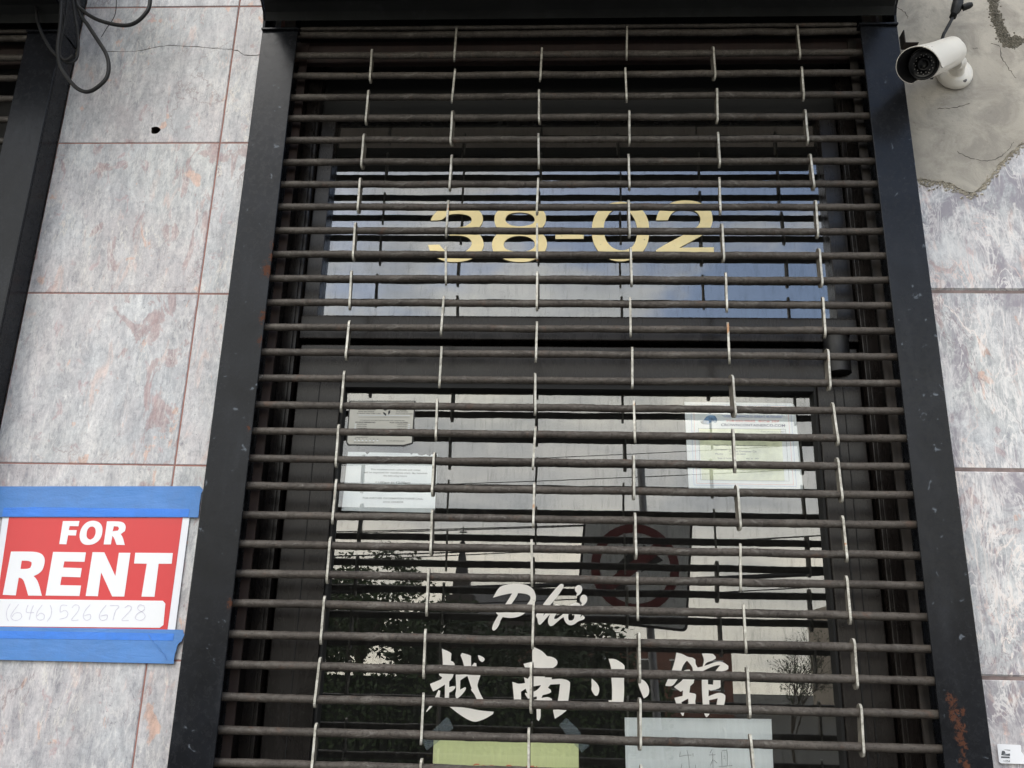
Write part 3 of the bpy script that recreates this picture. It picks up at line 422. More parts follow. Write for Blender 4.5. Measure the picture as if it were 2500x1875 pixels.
tiles('marble_slabs',lp,cells,'marbleL',(-1.0873,3.0022,.0125))
MB().prism([[(-1.351,0),(-.776,0),(-.776,4.7),(-1.351,4.7)],[(-1.0873+.02*math.cos(k*.5236),3.0022+.02*math.sin(k*.5236)) for k in range(12)]],WY+.0016,.028).build('grout','grout',lp)
box('backing_wall',(-1.38,WY+.031,0),(-.736,.34,4.7),'plaster',lp)
ck=MB(); ribbon(ck,[(x+random.uniform(-.001,.001),z+random.uniform(-.0012,.0012)) for x,z in dens(LP('lcrack',0)[0],7)],WY-.0004,.0012,.0006,jit=.8); ck.build('crack','crack',lp)
rp=thing('marble_pier','grey veined marble wall right of the shutter with a patch of cement render above','wall',(1.6,WY,0))
zr=[-.002,.27,.725,1.18,1.632,2.0884,2.539,3.0,3.45,3.9,4.4,4.75]; cells=[]
for k,(a,b) in enumerate(zip(zr,zr[1:])):
    for (p,q) in ((.872,1.62),(1.62,2.37),(2.37,3.1)): cells.append((p,q,a,b,[.0,.0015,.0,.003,.001,.004,0.,.002,0,0,0][k]))
tiles('marble_slabs',rp,cells,'marbleR',None,.0020,.0045)
box('grout',(.873,WY+.0045,0),(3.1,WY+.03,4.7),'groutR',rp)
box('backing_wall',(.836,WY+.031,0),(3.1,.34,4.7),'plaster',rp)
# render patch with a broken lower edge
pl=LP('plaster',0)[0]
def rag(pts,amp,n):
    out=[]
    for i in range(len(pts)):
        a=Vector(pts[i]); b=Vector(pts[(i+1)%len(pts)]); ln=(b-a).length; k=max(1,int(ln/n)) if i>=2 else 1
        for j in range(k):
            q=a.lerp(b,j/k); 
            if j or i>2: q=q+Vector((random.uniform(-amp,amp),random.uniform(-amp,amp)))
            out.append((q.x,q.y))
    return out
pl[-1]=(.88,pl[-1][1]); pl[0]=(.88,4.6)
pl[1]=(3.05,4.6); pl[2]=(3.05,pl[2][1])
po=MB().prism([rag(pl[:3]+dens(pl[3:],4),.0030,.010)],.0450,.0045).build('cement_render',M['plaster'],rp,.002)
lipp=dens(LP('lip',0)[0],6); mb=MB()
for i in range(len(lipp)-1):
    a=Vector((lipp[i][0],0,lipp[i][1])); b=Vector((lipp[i+1][0],0,lipp[i+1][1])); n=max(1,int((b-a).length/.0006))
    for j in range(n):
        q=a.lerp(b,j/n)+Vector((random.gauss(0,.004),0,.004-abs(random.gauss(0,.0105))))
        if q.x<.885 or q.x>3: continue
        r=random.uniform(.0010,.0042); k=6
        ring=[(q.x+r*random.uniform(.7,1.6)*math.cos(2*math.pi*t/k),WY-.0005,q.z+r*random.uniform(.6,1.2)*math.sin(2*math.pi*t/k)) for t in range(k)]
        mb.add(ring+[(q.x,WY-random.uniform(.0035,.0085),q.z)],[(t,(t+1)%k,k) for t in range(k)])
mb.build('mortar_edge','lip',rp)
for it in LP('cracks'):
    mb=MB(); ribbon(mb,[(x+random.uniform(-.002,.002),z+random.uniform(-.002,.002)) for x,z in dens(it[0],6)],.0446,.0014,.0006,jit=.8); mb.build('crack','crack',rp)
tr=dens(LP('trench',0)[0],10); mb=MB()
for x,z in tr:
    for _ in range(46):
        q=(x+random.gauss(0,.0065),z+random.gauss(0,.007)); r=random.uniform(.0012,.0045); k=5
        mb.add([(q[0]+r*math.cos(2*math.pi*t/k+_),.0450,q[1]+r*math.sin(2*math.pi*t/k+_)*random.uniform(.6,1.3)) for t in range(k)]+[(q[0],.0450-random.uniform(-.0004,.0035),q[1])],[(t,(t+1)%k,k) for t in range(k)])
mb.build('crumbled_groove','trench',rp)
# upper wall over the doorways
up=thing('upper_wall','plain rendered wall above the shutter hood','wall',(0,.2,3.9)); box('wall_face',(-5,.081,3.7),(.835,.34,4.7),'plaster',up)
fl=thing('far_left_wall','grey rendered wall left of the neighbouring shutter','wall',(-4,.2,0)); box('wall_face',(-6,.05,0),(-3.12,.34,3.69),'plaster',fl)
# ---------------------------------------------------------------- rolling grilles
Z0,PZ,X0,PX=3.2660,.06582,-.4986,.2286
def link_mesh():
    """flat galvanised link, 4 mm thick, rounded ends, standing in the y,z plane; origin at its middle"""
    prof=[]; h=PZ/2; r=.0128
    for k in range(9): a=math.pi*k/8; prof.append((math.cos(a)*r*.96,h+.006+math.sin(a)*.0135))
    prof+= [(-r*.86,.012),(-r*.86,-.012)]
    for k in range(9): a=math.pi+math.pi*k/8; prof.append((math.cos(a)*r*.96,-h-.006+math.sin(a)*.0135))
    prof+= [(r*.86,-.012),(r*.86,.012)]
    n=len(prof); t=.0025; mb=MB()
    vs=[(-t,y,z) for y,z in prof]+[(t,y,z) for y,z in prof]
    mb.add(vs,[tuple(range(n))[::-1],tuple(range(n,2*n))],1); mb.add(vs,[(i,(i+1)%n,(i+1)%n+n,i+n) for i in range(n)],0)
    return mb
LM=None
def grille(name,label,xl,xr,x0,ncol,kmax,hood_x,jl,jr,mats,linkk=30):
    global LM
    root=thing(name,label,'shutter',((xl+xr)/2,0,0))
    cols=[x0+i*PX for i in range(ncol)]
    jit={}
    for k in range(kmax+1):
        zc=Z0-k*PZ; pts=[]; xs=sorted([xl-.012,xr+.012]+[c+d for c in cols for d in (-.03,.03)]+[c+PX/2 for c in cols[:-1]])
        xs=[x for x in xs if xl-.013<x<xr+.013]; b=random.uniform(-.001,.001)
        for x in xs: pts.append((x,random.uniform(-.0012,.0012),zc+b+random.uniform(-.0009,.0009)))
        fine=[]
        for i in range(len(pts)-1):
            n=max(1,int((pts[i+1][0]-pts[i][0])/.014))
            for j in range(n):
                t=j/n; fine.append(tuple(p+(q-p)*t for p,q in zip(pts[i],pts[i+1])))
        fine.append(pts[-1]); rr=[.0090+random.gauss(0,.00028) for _ in fine]
        MB().tube(fine,rr,12).build('rod','rod',root,origin=((xl+xr)/2,0,zc))
    if LM is None:
        o=link_mesh().build('link',['edge','side']); LM=o.data
        b=o.modifiers.new('b','BEVEL'); bpy.data.objects.remove(o)
    low=MB(); n=0
    for i,cx in enumerate(cols):
        for k in range(1 if i%2==0 else 0,kmax,2):
            zc=Z0-(k+.5)*PZ
            if k<linkk:
                o=bpy.data.objects.new('link',LM); COL.objects.link(o); o.parent=root
                o.location=(cx-(xl+xr)/2+random.uniform(-.003,.003),random.uniform(-.001,.001),zc+random.uniform(-.0015,.0015))
                o.rotation_euler=(random.gauss(0,.02),random.gauss(0,.022),random.gauss(0,.10)); n+=1
            else:
                q=link_mesh()
                for f,mi in zip(q.f,q.m): pass
                low.add([(v[0]+cx,v[1],v[2]+zc) for v in q.v],q.f)
    if low.v: o=low.build('lower_links','side',root); tag(o,kind='stuff')
    # coil rail above the first rod, bottom bar on the pavement
    MB().tube([(xl,0,Z0+.022),(xr,0,Z0+.022)],.0062,10).build('top_rail','rod',root)
    box('bottom_bar',(xl-.01,-.012,.01),(xr+.01,.012,.075),'black',root,.003)
    # guides: front flange, web and back flange in one section
    for (a,b_,sgn,mt) in ((jl[0],jl[1],1,mats[0]),(jr[0],jr[1],-1,mats[1])):
        # a outer edge, b_ inner edge (towards the opening)
        o=MB(); o.box((min(a,b_),-.026,0),(max(a,b_),-.020,3.262)); web=a+sgn*.005
        o.box((min(a,web),-.0195,0),(max(a,web),WY-.001,3.262))
        g=o.build('guide_rail',mt,root,.0015)
        fi=b_+sgn*.001
        box('inner_flange',(b_-sgn*.004,.026,0),(b_+sgn*.017,.031,3.262),mats[2] if sgn>0 else mats[3],g)
        box('guide_web',(b_-sgn*.030,-.019,0),(b_-sgn*.024,.10,3.262),'black',g)
    # hood: curved end plates, underside, front
    hx0,hx1=hood_x
    prof=[(-.0275,3.268),(-.030,3.292),(-.040,3.313),(-.062,3.326),(-.10,3.333),(-.43,3.338),(-.530,3.345),(-.552,3.365),(-.555,3.42),(-.555,3.80),(.049,3.80),(.049,3.268)]
    h=MB(); n=len(prof)
    vs=[(hx0+.006,y+.004*(0 if y>0 else 1),z+.004) for y,z in prof[:-1]]
    shell=prof[1:10]
    m_=len(shell); h.add([(hx0+.007,y,z) for y,z in shell]+[(hx1-.007,y,z) for y,z in shell],[(i,i+1,i+1+m_,i+m_) for i in range(m_-1)])
    h.box((hx0+.007,-.555,3.802),(hx1-.007,.049,3.806))
    hd=h.build('hood','hood',root)
    for xx in (hx0,hx1-.006):
        e=MB(); e.prism([[(y,z) for y,z in prof]],0,.006); v2=[(xx+(v[1]),v[0],v[2]) for v in e.v]; e.v=v2
        e.build('end_plate',mats[0],root)
        s0=1 if xx==hx0 else -1; xe=xx if s0>0 else xx+.006
        box('end_lip',(xe-s0*.001,-.034,3.262),(xe+s0*.10,-.004,3.2675),'black',root,.001)
    box('underside_panel',(hx0+.03,-.345,3.326),(hx1-.03,-.115,3.331),'soffit',root)
    box('lintel_plate',(hx0+.01,.03,3.20),(hx1-.01,.046,3.268),mats[2],root)
    return root
grille('rolling_grille','open steel bar shutter pulled down over the glass entrance, numbers showing through it',-.700,.7985,X0,6,48,(-.7975,.8945),(-.7975,-.700),(.8945,.7985),('jambL','jambR','strip','stripR'))
grille('rolling_grille','neighbouring steel bar shutter in black guides at the left edge, behind hanging cables',-3.02,-1.452,X0-4*PX-7*PX+.10,6,48,(-3.12,-1.352),(-3.12,-3.02),(-1.352,-1.452),('black','black','strip','strip'),0)
# ---------------------------------------------------------------- storefront behind the main grille
GY=.150
sf=thing('storefront_frame','dark bronze metal entrance frame recessed behind the shutter','door frame',(.05,.12,0))
box('recess_side',(-.7355,WY+.002,0),(-.7185,.30,3.40),'black',sf); box('recess_side',(.8185,WY+.002,0),(.8355,.30,3.40),'black',sf)
box('recess_ceiling',(-.718,.0465,3.30),(.818,.30,3.40),'dark',sf)
box('side_post',(-.718,.098,0),(-.6560,.17,3.299),'bronze',sf,.002); box('side_post',(.7640,.098,0),(.818,.17,3.299),'bronze',sf,.002)
box('side_post_cover',(-.690,.090,0),(-.664,.0975,3.299),'bronze',sf,.001); box('side_post_cover',(.772,.091,0),(.800,.0975,3.299),'bronze',sf,.001)
box('header_rail',(-.6535,.112,2.424),(.7615,.17,2.488),'bronze',sf,.003)
box('top_panel',(-.6555,.13,3.10),(.7635,.17,3.299),'dark',sf)  # header frame coloured near-black for the shadow it sits in
box('frame_shadow_gap',(-.6555,.165,0),(.7635,.169,2.424),'dark',sf)
bb=[o for o in sf.children if o.name.startswith('frame_shadow_gap')]
for o in bb: bpy.data.objects.remove(o)
tw=thing('transom_window','wide window above the door with gold street numbers on its glass','window',(.05,GY,2.49))
t=MB(); t.box((-.6535,.120,2.4885),(-.613,.165,3.099)); t.box((.716,.120,2.4885),(.7615,.165,3.099)); t.box((-.6125,.125,2.4885),(.7155,.165,2.4945)); t.box((-.6125,.125,3.090),(.7155,.165,3.099)); t.build('window_frame','bronze',tw,.0015)
gl=box('glass',(-.6128,GY,2.493),(.7158,GY+.005,3.092),'glass',tw)
mb=MB()
for i,it in enumerate(LP('num')): mb.prism([smooth(q) for q in it],.1468-.0001*i,.0012)
o=mb.build('street_number','gold',gl); o['label']='gold numerals 38-02'
dr=thing('glass_door','glass door with metal rails and ivory restaurant lettering behind the shutter bars','door',(.05,GY,0))
d=MB(); d.box((-.648,.118,2.318),(.757,.172,2.410)); top=d.build('top_rail','bronze',dr,.003)
box('bottom_rail',(-.648,.118,.012),(.757,.172,.26),'bronze',dr,.003)
for a,b in ((-.648,-.5355),(.6505,.757)): box('stile',(a,.1185,.2605),(b,.1715,2.3175),'bronze',dr,.003)
box('stile_bead',(-.5350,.130,.2605),(-.5290,.170,2.3175),'dark',dr); box('stile_bead',(.6440,.130,.2605),(.6500,.170,2.3175),'dark',dr)
box('top_gasket',(-.529,.128,2.300),(.644,.170,2.3177),'dark',dr)
box('stile_bead',(.690,.1165,.2605),(.693,.1184,2.3175),'dark',dr); box('stile_bead',(.712,.1165,.2605),(.7135,.1184,2.3175),'dark',dr); box('stile_bead',(-.590,.1165,.2605),(-.5885,.1184,2.3175),'dark',dr)
dg=box('glass',(-.5288,GY,.2606),(.6438,GY+.005,2.2995),'glass',dr)
mb=MB()
for i,it in enumerate(LP('pho')): mb.prism([smooth(q) for q in it],.1472-.0003*i,.0012)
o=mb.build('shop_lettering','ivory',dg); o['label']='white script letters Pho'
mb=MB()
for i,it in enumerate(LP('han')): mb.prism([smooth(q,2,40) for q in it],.1472-.0002*i,.0012)
o=mb.build('shop_lettering','ivory',dg); o['label']='ivory brush lettering of four large characters'
pv=MB(); 
for k in range(20): pass
def cyl(mb,cx,cy,z0,z1,r,n=28,mi=0,r2=None):
    mb.tube([(cx,cy,z0),(cx,cy,z1)],[r,r2 or r],n,mi)
mb=MB(); cyl(mb,.704,.112,2.342,2.436,.0305); cyl(mb,.704,.112,2.3415,2.3405,.027,mi=1); cyl(mb,.704,.112,2.4362,2.442,.034)
mb.build('pivot_cover',['closer','dark'],dr,.002)
box('pull_handle',(.560,.08,.95),(.585,.0975,1.25),'bronze',dr,.004)
box('handle_bracket',(.566,.098,1.0),(.579,.149,1.02),'bronze',dr); box('handle_bracket',(.566,.098,1.2),(.579,.149,1.22),'bronze',dr)
# dim room behind the glass
rm=thing('shop_interior','dark empty room seen dimly through the door glass','room',(0,1.8,0))
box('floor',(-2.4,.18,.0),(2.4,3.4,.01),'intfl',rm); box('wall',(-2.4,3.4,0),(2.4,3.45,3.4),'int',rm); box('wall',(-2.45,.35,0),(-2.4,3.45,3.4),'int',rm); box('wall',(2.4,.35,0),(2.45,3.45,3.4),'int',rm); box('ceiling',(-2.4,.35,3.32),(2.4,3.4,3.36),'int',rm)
# neighbouring storefront behind the left grille
ns=thing('neighbour_storefront','dark closed shop front behind the left shutter','door frame',(-2.2,.15,0))
box('panel',(-3.11,.16,0),(-1.381,.20,3.69),'dark',ns); box('post',(-1.50,.11,0),(-1.44,.158,3.3),'bronze',ns)
# ---------------------------------------------------------------- papers on the door (inside the glass)
def rect(l): xs=[p[0] for p in l]; zz=[p[1] for p in l]; return min(xs),max(xs),min(zz),max(zz)
def flat(name,loops,Y,mt,parent,th=.0006): 
    mb=MB()
    for i,l in enumerate(loops): mb.prism([l] if not isinstance(l[0][0],tuple) else l,Y-.00005*i,th)
    return mb.build(name,mt,parent)
PY=.1585
def paper(name,label,cat,loop,mt):
    x0,x1,z0,z1=rect(loop); r=thing(name,label,cat,((x0+x1)/2,PY,z0)); flat('sheet',[loop],PY,mt,r); return r,x0,x1,z0,z1
# recycling decal
PY=.1490
l=LP('decalb',0)[0]; r,x0,x1,z0,z1=paper('recycling_decal','grey printed recycling notice with clipped corner, upper left of the door glass','notice',l,'signblack')
flat('printed_face',[LP('decal',0)[0]],PY-.0009,'decal',r)
W=x1-x0; H=z1-z0; mb=MB(); T=lambda s,u,v,wu,hv,b=0.: text(mb,s,x0+W*u,z0+H*(1-v),W*wu,H*hv,PY-.0013,0,b)
T('RECYCLING',.38,.085,.42,.05,.03)
T('CROWN WASTE CORP.',.28,.215,.27,.022,.02); T('126-46 34th AVENUE',.27,.255,.24,.022,.02); T('FLUSHING, NEW YORK 11368',.31,.297,.35,.022,.02)
T('LIC. # 002207',.80,.215,.16,.022,.02); T('(718) 899-8900',.81,.255,.18,.022,.02); T('FAX # (718) 533-0845',.84,.297,.25,.022,.02)
T('IN COMPLIANCE WITH NEW YORK CITY LOCAL LAW 19 ENACTED 1989',.52,.445,.66,.016,.02)
T('SOURCE SEPARATED',.27,.49,.30,.026,.03); T('POST COLLECTION',.77,.49,.27,.026,.03)
for k,(a,b_) in enumerate((('OFFICE PAPER','OFFICE PAPER'),('CORRUGATED','CORRUGATED'),('CARDBOARD','CARDBOARD'),('GLASS','METAL'),('METAL','GLASS'))):
    T(a,.22,.535+.042*k,.15,.016,.02); T(b_,.82,.535+.042*k,.14,.016,.02)
T('COLLECTION DAYS',.23,.815,.18,.016,.02); T('PICK UP HOURS 7 PM TO 12 A.M.',.27,.925,.30,.016,.02); T('ALL THE ABOVE MATERIALS',.74,.885,.28,.016,.02)
for s,u in zip('SMTWTFS',range(7)): T(s,.14+.055*u,.855,.018,.016,.02)
for v in (.345,.38): mb.box((x0+W*.16,PY-.0013,z0+H*(1-v)),(x0+W*.93,PY-.0012,z0+H*(1-v)+.0004))
# recycling arrows
cx,cz,rr=x0+W*.575,z0+H*(1-.255),W*.05
for k in range(3):
    a=math.radians(90+120*k)
    def pt(rad,da): return (cx+rr*rad*math.cos(a+da),cz+rr*rad*math.sin(a+da))
    mb.prism([[pt(1.15,-.42),pt(1.15,.42),pt(.62,.78),pt(.62,-.2)]],PY-.0013,.0002); mb.prism([[pt(1.05,.50),pt(1.25,.98),pt(.45,.95)]],PY-.0014,.0002)
mb.build('printed_text','ink',r)
mb=MB()
for k in range(5):
    for u in (.125,.925): mb.box((x0+W*(u-.014),PY-.0013,z0+H*(1-.542-.042*k)),(x0+W*(u+.014),PY-.0012,z0+H*(1-.522-.042*k)))
for k in range(7): mb.box((x0+W*(.125+.055*k),PY-.0013,z0+H*.105),(x0+W*(.15+.055*k),PY-.0012,z0+H*.13))
mb.box((x0+W*.16,PY-.00125,z0+H*(1-.343)),(x0+W*.93,PY-.0012,z0+H*(1-.325)))
mb.build('tick_box','paper',r)
# inspection notice
PY=.1585
l=LP('notice',0)[0]; r,x0,x1,z0,z1=paper('inspection_notice','white sidewalk inspection notice with torn top edge and hours 11:00am to 12:00pm','notice',l,'paper')
W=x1-x0; H=z1-z0; mb=MB()
T('SIDEWALK INSPECTION',.60,.14,.50,.035,.03)
T("This establishment's sidewalk and gutter",.555,.300,.545,.034,.025); T('will be inspected for cleanliness every day between',.555,.352,.69,.034,.025); T('the following hours:',.553,.404,.26,.034,.02)
T('11:00am to 12:00pm',.535,.515,.375,.042,.025); T('FOR FURTHER INFORMATION PLEASE CALL:',.545,.775,.65,.030,.025); T('(212) 334-8590',.55,.838,.215,.034,.02)
mb.build('printed_text','grey_ink',r)
# certificate
l=LP('cert',0)[0]; r,x0,x1,z0,z1=paper('certificate','bordered certificate with small blue car picture at the upper right of the door','notice',l,'paper')
flat('faded_panel',[LP('certtint',0)[0]],PY-.0008,'certtint',r)
W=x1-x0; H=z1-z0
mb=MB()
def frame(u0,v0,u1,v1,t,mi): 
    X0_,X1_,Z1_,Z0_=x0+W*u0,x0+W*u1,z0+H*(1-v0),z0+H*(1-v1); y=PY-.0011
    mb.box((X0_,y,Z0_),(X0_+t,y+.0001,Z1_),mi); mb.box((X1_-t,y,Z0_),(X1_,y+.0001,Z1_),mi); mb.box((X0_+t,y,Z0_),(X1_-t,y+.0001,Z0_+t),mi); mb.box((X0_+t,y,Z1_-t),(X1_-t,y+.0001,Z1_),mi)
frame(.055,.03,.945,.965,.0009,0); frame(.08,.045,.92,.945,.0006,1); frame(.115,.31,.885,.905,.0006,2)
mb.build('border_line',['paleblue','redink','ink'],r)
mb=MB(); T('CROWNCONTAINERCO.COM',.60,.268,.565,.030,.06); mb.build('printed_text','navy',r)
mb=MB(); T('"GREAT SERVICE IS GREAT BUSINESS"',.60,.165,.54,.026,.02); mb.build('printed_text','paleblue',r)
mb=MB(); T('718.235.0845  BIC# 307',.60,.222,.47,.026,.02); mb.build('printed_text','redink',r)
mb=MB(); T('Complimentary SRV',.77,.345,.21,.020,.0); T('Registered service with evidence of purchase for',.48,.505,.47,.018,.0); T('Company:',.31,.558,.10,.020,.01); T('Crown Container Co.',.50,.572,.24,.022,.01); T('Phone:',.29,.605,.07,.018,.0); T('718-235-0845',.45,.605,.14,.016,.0); T('Date of Service',.34,.655,.13,.016,.0); T('BIC #   307',.58,.655,.11,.016,.0)
mb.build('printed_text','grey_ink',r)
flat('car_picture',[LP('cam_car',0)[0]],PY-.0012,'car',r)
# yellow and white handwritten sheets
l=LP('yellow',0)[0]; r,x0,x1,z0,z1=paper('paper_notice','lime yellow paper with red handwriting, below the ivory lettering','notice',l,'yellow')
mb=MB()
for i,it in enumerate(LP('redwr')): ribbon(mb,[(x+random.uniform(-.0004,.0004),z) for x,z in dens(it[0],3)],PY-.0011-.00002*i,.0022,.0002)
mb.build('handwriting','redpen',r)
l=LP('white',0)[0]; r,x0,x1,z0,z1=paper('paper_notice','white paper with thin pen handwriting, right of the lime yellow paper','notice',l,'paper')
mb=MB()
for i,it in enumerate(LP('chu')): ribbon(mb,dens(it[0],3),PY-.0011-.00002*i,.0007,.0002)
mb.build('handwriting','grey_ink',r)
for nm,lb in (('tapeA','clear tape strip at the upper left corner of the lime paper'),('tapeB','clear tape strip at the upper right corner of the lime paper')):
    l=LP(nm,0)[0]; x0,x1,z0,z1=rect(l); o=MB().prism([l],PY-.0022,.0002).build('clear_tape','clear',origin=((x0+x1)/2,PY,z0)); tag(o,lb,'tape','clear tape strips on the door glass')
# ---------------------------------------------------------------- for-rent sign
l=LP('sheet',0)[0]; x0,x1,z0,z1=rect(l); SY=WY-.0040
r=thing('rent_sign','red and white FOR RENT sign with a handwritten phone number taped to the marble','sign',((x0+x1)/2,SY,z0))
flat('card',[l],SY,'card',r,.0012); flat('red_panel',[LP('red',0)[0]],SY-.0006,'red',r); flat('number_box',[LP('box',0)[0]],SY-.0012,'whiteprint',r)
mb=MB()
for it in LP('rent'): mb.prism([smooth(q,2,44) for q in it],SY-.0012,.0004)
mb.build('lettering','whiteprint',r)
mb=MB()
for i,it in enumerate(LP('phone')): ribbon(mb,dens(it[0],5),SY-.0016-.00001*i,.0014,.0002,jit=.3)
mb.build('handwriting','pencil',r)
def rough_edge(l,a): return [(x+random.uniform(-a,a),z+random.uniform(-a,a)) if x>-1.0 else (x,z) for x,z in dens(l+[l[0]],1)[:-1]]
for nm,lb in (('tape1','wide blue masking tape along the top of the rent sign'),('tape2','creased blue masking tape along the bottom of the rent sign')):
    l=LP(nm,0)[0]; x0,x1,z0,z1=rect(l); mb=MB(); mb.prism([l],SY-.0030-(.0004 if nm=='tape2' else 0),.0003)
    o=mb.build('masking_tape','tape',origin=((x0+x1)/2,SY,z0)); tag(o,lb,'tape','blue masking tape holding the rent sign')
    sl=LP('strip1' if nm=='tape1' else 'strip2',0)[0]; MB().prism([sl],SY-.0036-(.0004 if nm=='tape2' else 0),.0003).build('card_overlap','tape2',o)
    if nm=='tape2':
        a=(1120,1360); cr=MB(); P=[(-.9053,1.6815),(-.8955,1.6690),(-.8800,1.6545),(-.8640,1.6395),(-.8575,1.6290)]
        ribbon(cr,dens(P,4),SY-.0052,.0016,.0012,jit=.5); ck=cr.build('crease','tape',o)
# postal sticker on the right pier
l=LP('stick',0)[0]; x0,x1,z0,z1=rect(l); r=thing('postal_sticker','small white sticker with grey eagle mark and zip code at the bottom right','sticker',((x0+x1)/2,WY-.003,z0))
flat('label',[l],WY-.0035,'whiteprint',r); mb=MB()
for it in LP('stickm'): mb.prism(it,WY-.0040,.0002)
text(mb,'11354',-.0005+(l[6][0]+.013),l[6][1]+.0045,.0125,.0042,WY-.0040,0,.02)
mb.build('printed_mark','grey_ink',r)
# ---------------------------------------------------------------- security camera
cf=Vector((.8755,-.16,3.0322)); cb=Vector((1.0204,-.045,3.164))
cf=Vector((.889,-.150,3.046))
ax=(cf-cb).normalized(); rootc=thing('security_camera','white bullet security camera with black lens face on the cement render','camera',(1.06,.041,3.17))
side=ax.cross(Vector((0,0,1))).normalized(); upv=side.cross(ax).normalized()
def ringpt(c,r,a): return c+(side*math.cos(a)+upv*math.sin(a))*r
def lathe(mb,prof,n=36,mi=0,base=cb,a0=0,a1=2*math.pi,sm=True):
    full=abs(a1-a0-2*math.pi)<1e-6; m_=n if full else n+1; vs=[]
    for (d,r_) in prof:
        for k in range(m_): vs.append(ringpt(base+ax*d,r_,a0+(a1-a0)*k/n))
    fs=[]
    for i in range(len(prof)-1):
        for k in range(n): fs.append((i*m_+k,i*m_+(k+1)%m_,(i+1)*m_+(k+1)%m_,(i+1)*m_+k))
    mb.add(vs,fs,mi,sm)
Ln=(cf-cb).length
mb=MB(); lathe(mb,[(0,.0),(0,.026),(.006,.033),(.02,.036),(Ln-.02,.0375),(Ln-.004,.0375),(Ln-.004,.034)]); mb.build('body','white_plastic',rootc)
mb=MB(); lathe(mb,[(Ln-.006,.0372),(Ln-.001,.0365),(Ln-.001,.033),(Ln-.006,.0325),(Ln-.006,.016),(Ln-.003,.0155),(Ln-.003,.011),(Ln-.010,.009),(Ln-.010,0)]); fc=mb.build('lens_face','lens',rootc)
mb=MB()
for k in range(22):
    a=2*math.pi*k/22+random.uniform(-.05,.05); r_=.0195 if k%2 else .0235
    c0=ringpt(cb+ax*(Ln-.0058),r_,a); mb.tube([c0,c0+ax*.0014],.0013,8)
mb.build('infrared_led','led',fc)
# sunshade: thin curved hood reaching forward over the face
mb=MB(); n=30; A0,A1=R(-38),R(218); vs=[]
for j,(d,ro) in enumerate([(0.018,.0405),(.05,.0415),(Ln*.6,.0425),(Ln,.0465),(Ln+.026,.0495)]):
    for k in range(n+1):
        t=k/n; a=A0+(A1-A0)*t; e=math.sin(math.pi*t)
        dd=d if j<4 else Ln+.002+.046*e**.55
        if j==0: dd=.018+.060*(1-e)**1.5
        if j==1: dd=max(dd,.05+.04*(1-e))
        vs.append((dd,ro,a))
P1=[ringpt(cb+ax*d,r_,a) for d,r_,a in vs]; P2=[ringpt(cb+ax*d,r_-.0018,a) for d,r_,a in vs]; m_=n+1
fs=[];fi=[]
for j in range(4):
    for k in range(n): q=(j*m_+k,j*m_+k+1,(j+1)*m_+k+1,(j+1)*m_+k); fs.append(q); fi.append(tuple(i+5*m_ for i in q[::-1]))
ed=[(k,k+1,k+1+5*m_,k+5*m_) for k in range(n)]+[(4*m_+k,4*m_+k+1,4*m_+k+1+5*m_,4*m_+k+5*m_) for k in range(n)]+[(j*m_,(j+1)*m_,(j+1)*m_+5*m_,j*m_+5*m_) for j in range(4)]+[(j*m_+n,(j+1)*m_+n,(j+1)*m_+n+5*m_,j*m_+n+5*m_) for j in range(4)]
mb.add(P1+P2,fs,0,True); mb.add(P1+P2,fi,1,True); mb.add(P1+P2,ed,0)
mb.build('sunshade',['white_plastic','closer'],rootc)
# wall base and arm
bc=Vector((1.055,.041,3.160)); mb=MB()
mb.tube([bc,bc+Vector((0,-.006,0)),bc+Vector((0,-.013,0)),bc+Vector((0,-.018,0))],[.047,.047,.044,.030],40); mb.tube([bc+Vector((0,-.017,0)),bc+Vector((0,-.030,0))],[.022,.017],24)
wb=mb.build('wall_base','white_plastic',rootc)
sc_=bc+Vector((.018,-.0135,-.030)); MB().tube([sc_,sc_+Vector((0,-.003,0))],.0055,14).build('screw','screw',wb)
mb=MB(); k1=cb+ax*.02-upv*.030
mb.tube([bc+Vector((0,-.026,0)),bc+Vector((-.004,-.045,.002)),k1.lerp(bc,.3)+Vector((0,-.02,0)),k1],[.017,.018,.0165,.015],20)
kn=cb-ax*.004; mb.tube([kn,kn-ax*.022+side*.001],[.0165,.0135],20)
mb.build('arm','white_plastic',rootc)
p=[Vector((x,-.02,z)) for x,z in LP('camcab',0)[0]]
st=[Vector((1.0,.0,3.13)),Vector((.99,-.018,3.155))]
mb=MB(); q=[tuple(v) for v in ([Vector((.985,.02,3.13))]+p[:4])]; q=dens(q,5); mb.tube(q,.0042,10)
a=p[3]; b=p[4]; dcn=(b-a)
for k in range(4): mb.tube([a+dcn*(.03+.07*k),a+dcn*(.065+.07*k)],[.0088,.0078],12)
mb.tube([a,a+dcn*.35,a+dcn*.6,a+dcn*.95,p[5]],[.006,.0085,.0125,.0145,.012],14)
mb.tube([p[5],p[5]+Vector((.01,.0,.08)),p[5]+Vector((.015,.03,.16)),p[5]+Vector((.02,.07,.20))],[.006,.0045,.0045,.0045],10)
kb=a+dcn*.9+Vector((.014,-.004,-.004)); mb.tube([kb,kb+Vector((.016,-.004,.004)),kb+Vector((.022,-.005,.006))],[.009,.0085,.006],14)
cbl=mb.build('camera_cable','cable',origin=tuple(p[0])); tag(cbl,'black cable with a moulded plug rising from the white security camera','cable')
mb=MB(); mb.box((.925,.010,3.238),(.9275,.0405,3.278)); mb.box((.9275,.012,3.238),(.962,.0405,3.2405)); o=mb.build('wall_bracket','strip',origin=(.94,.041,3.238)); tag(o,'small rusty metal angle left behind beside the security camera','bracket')
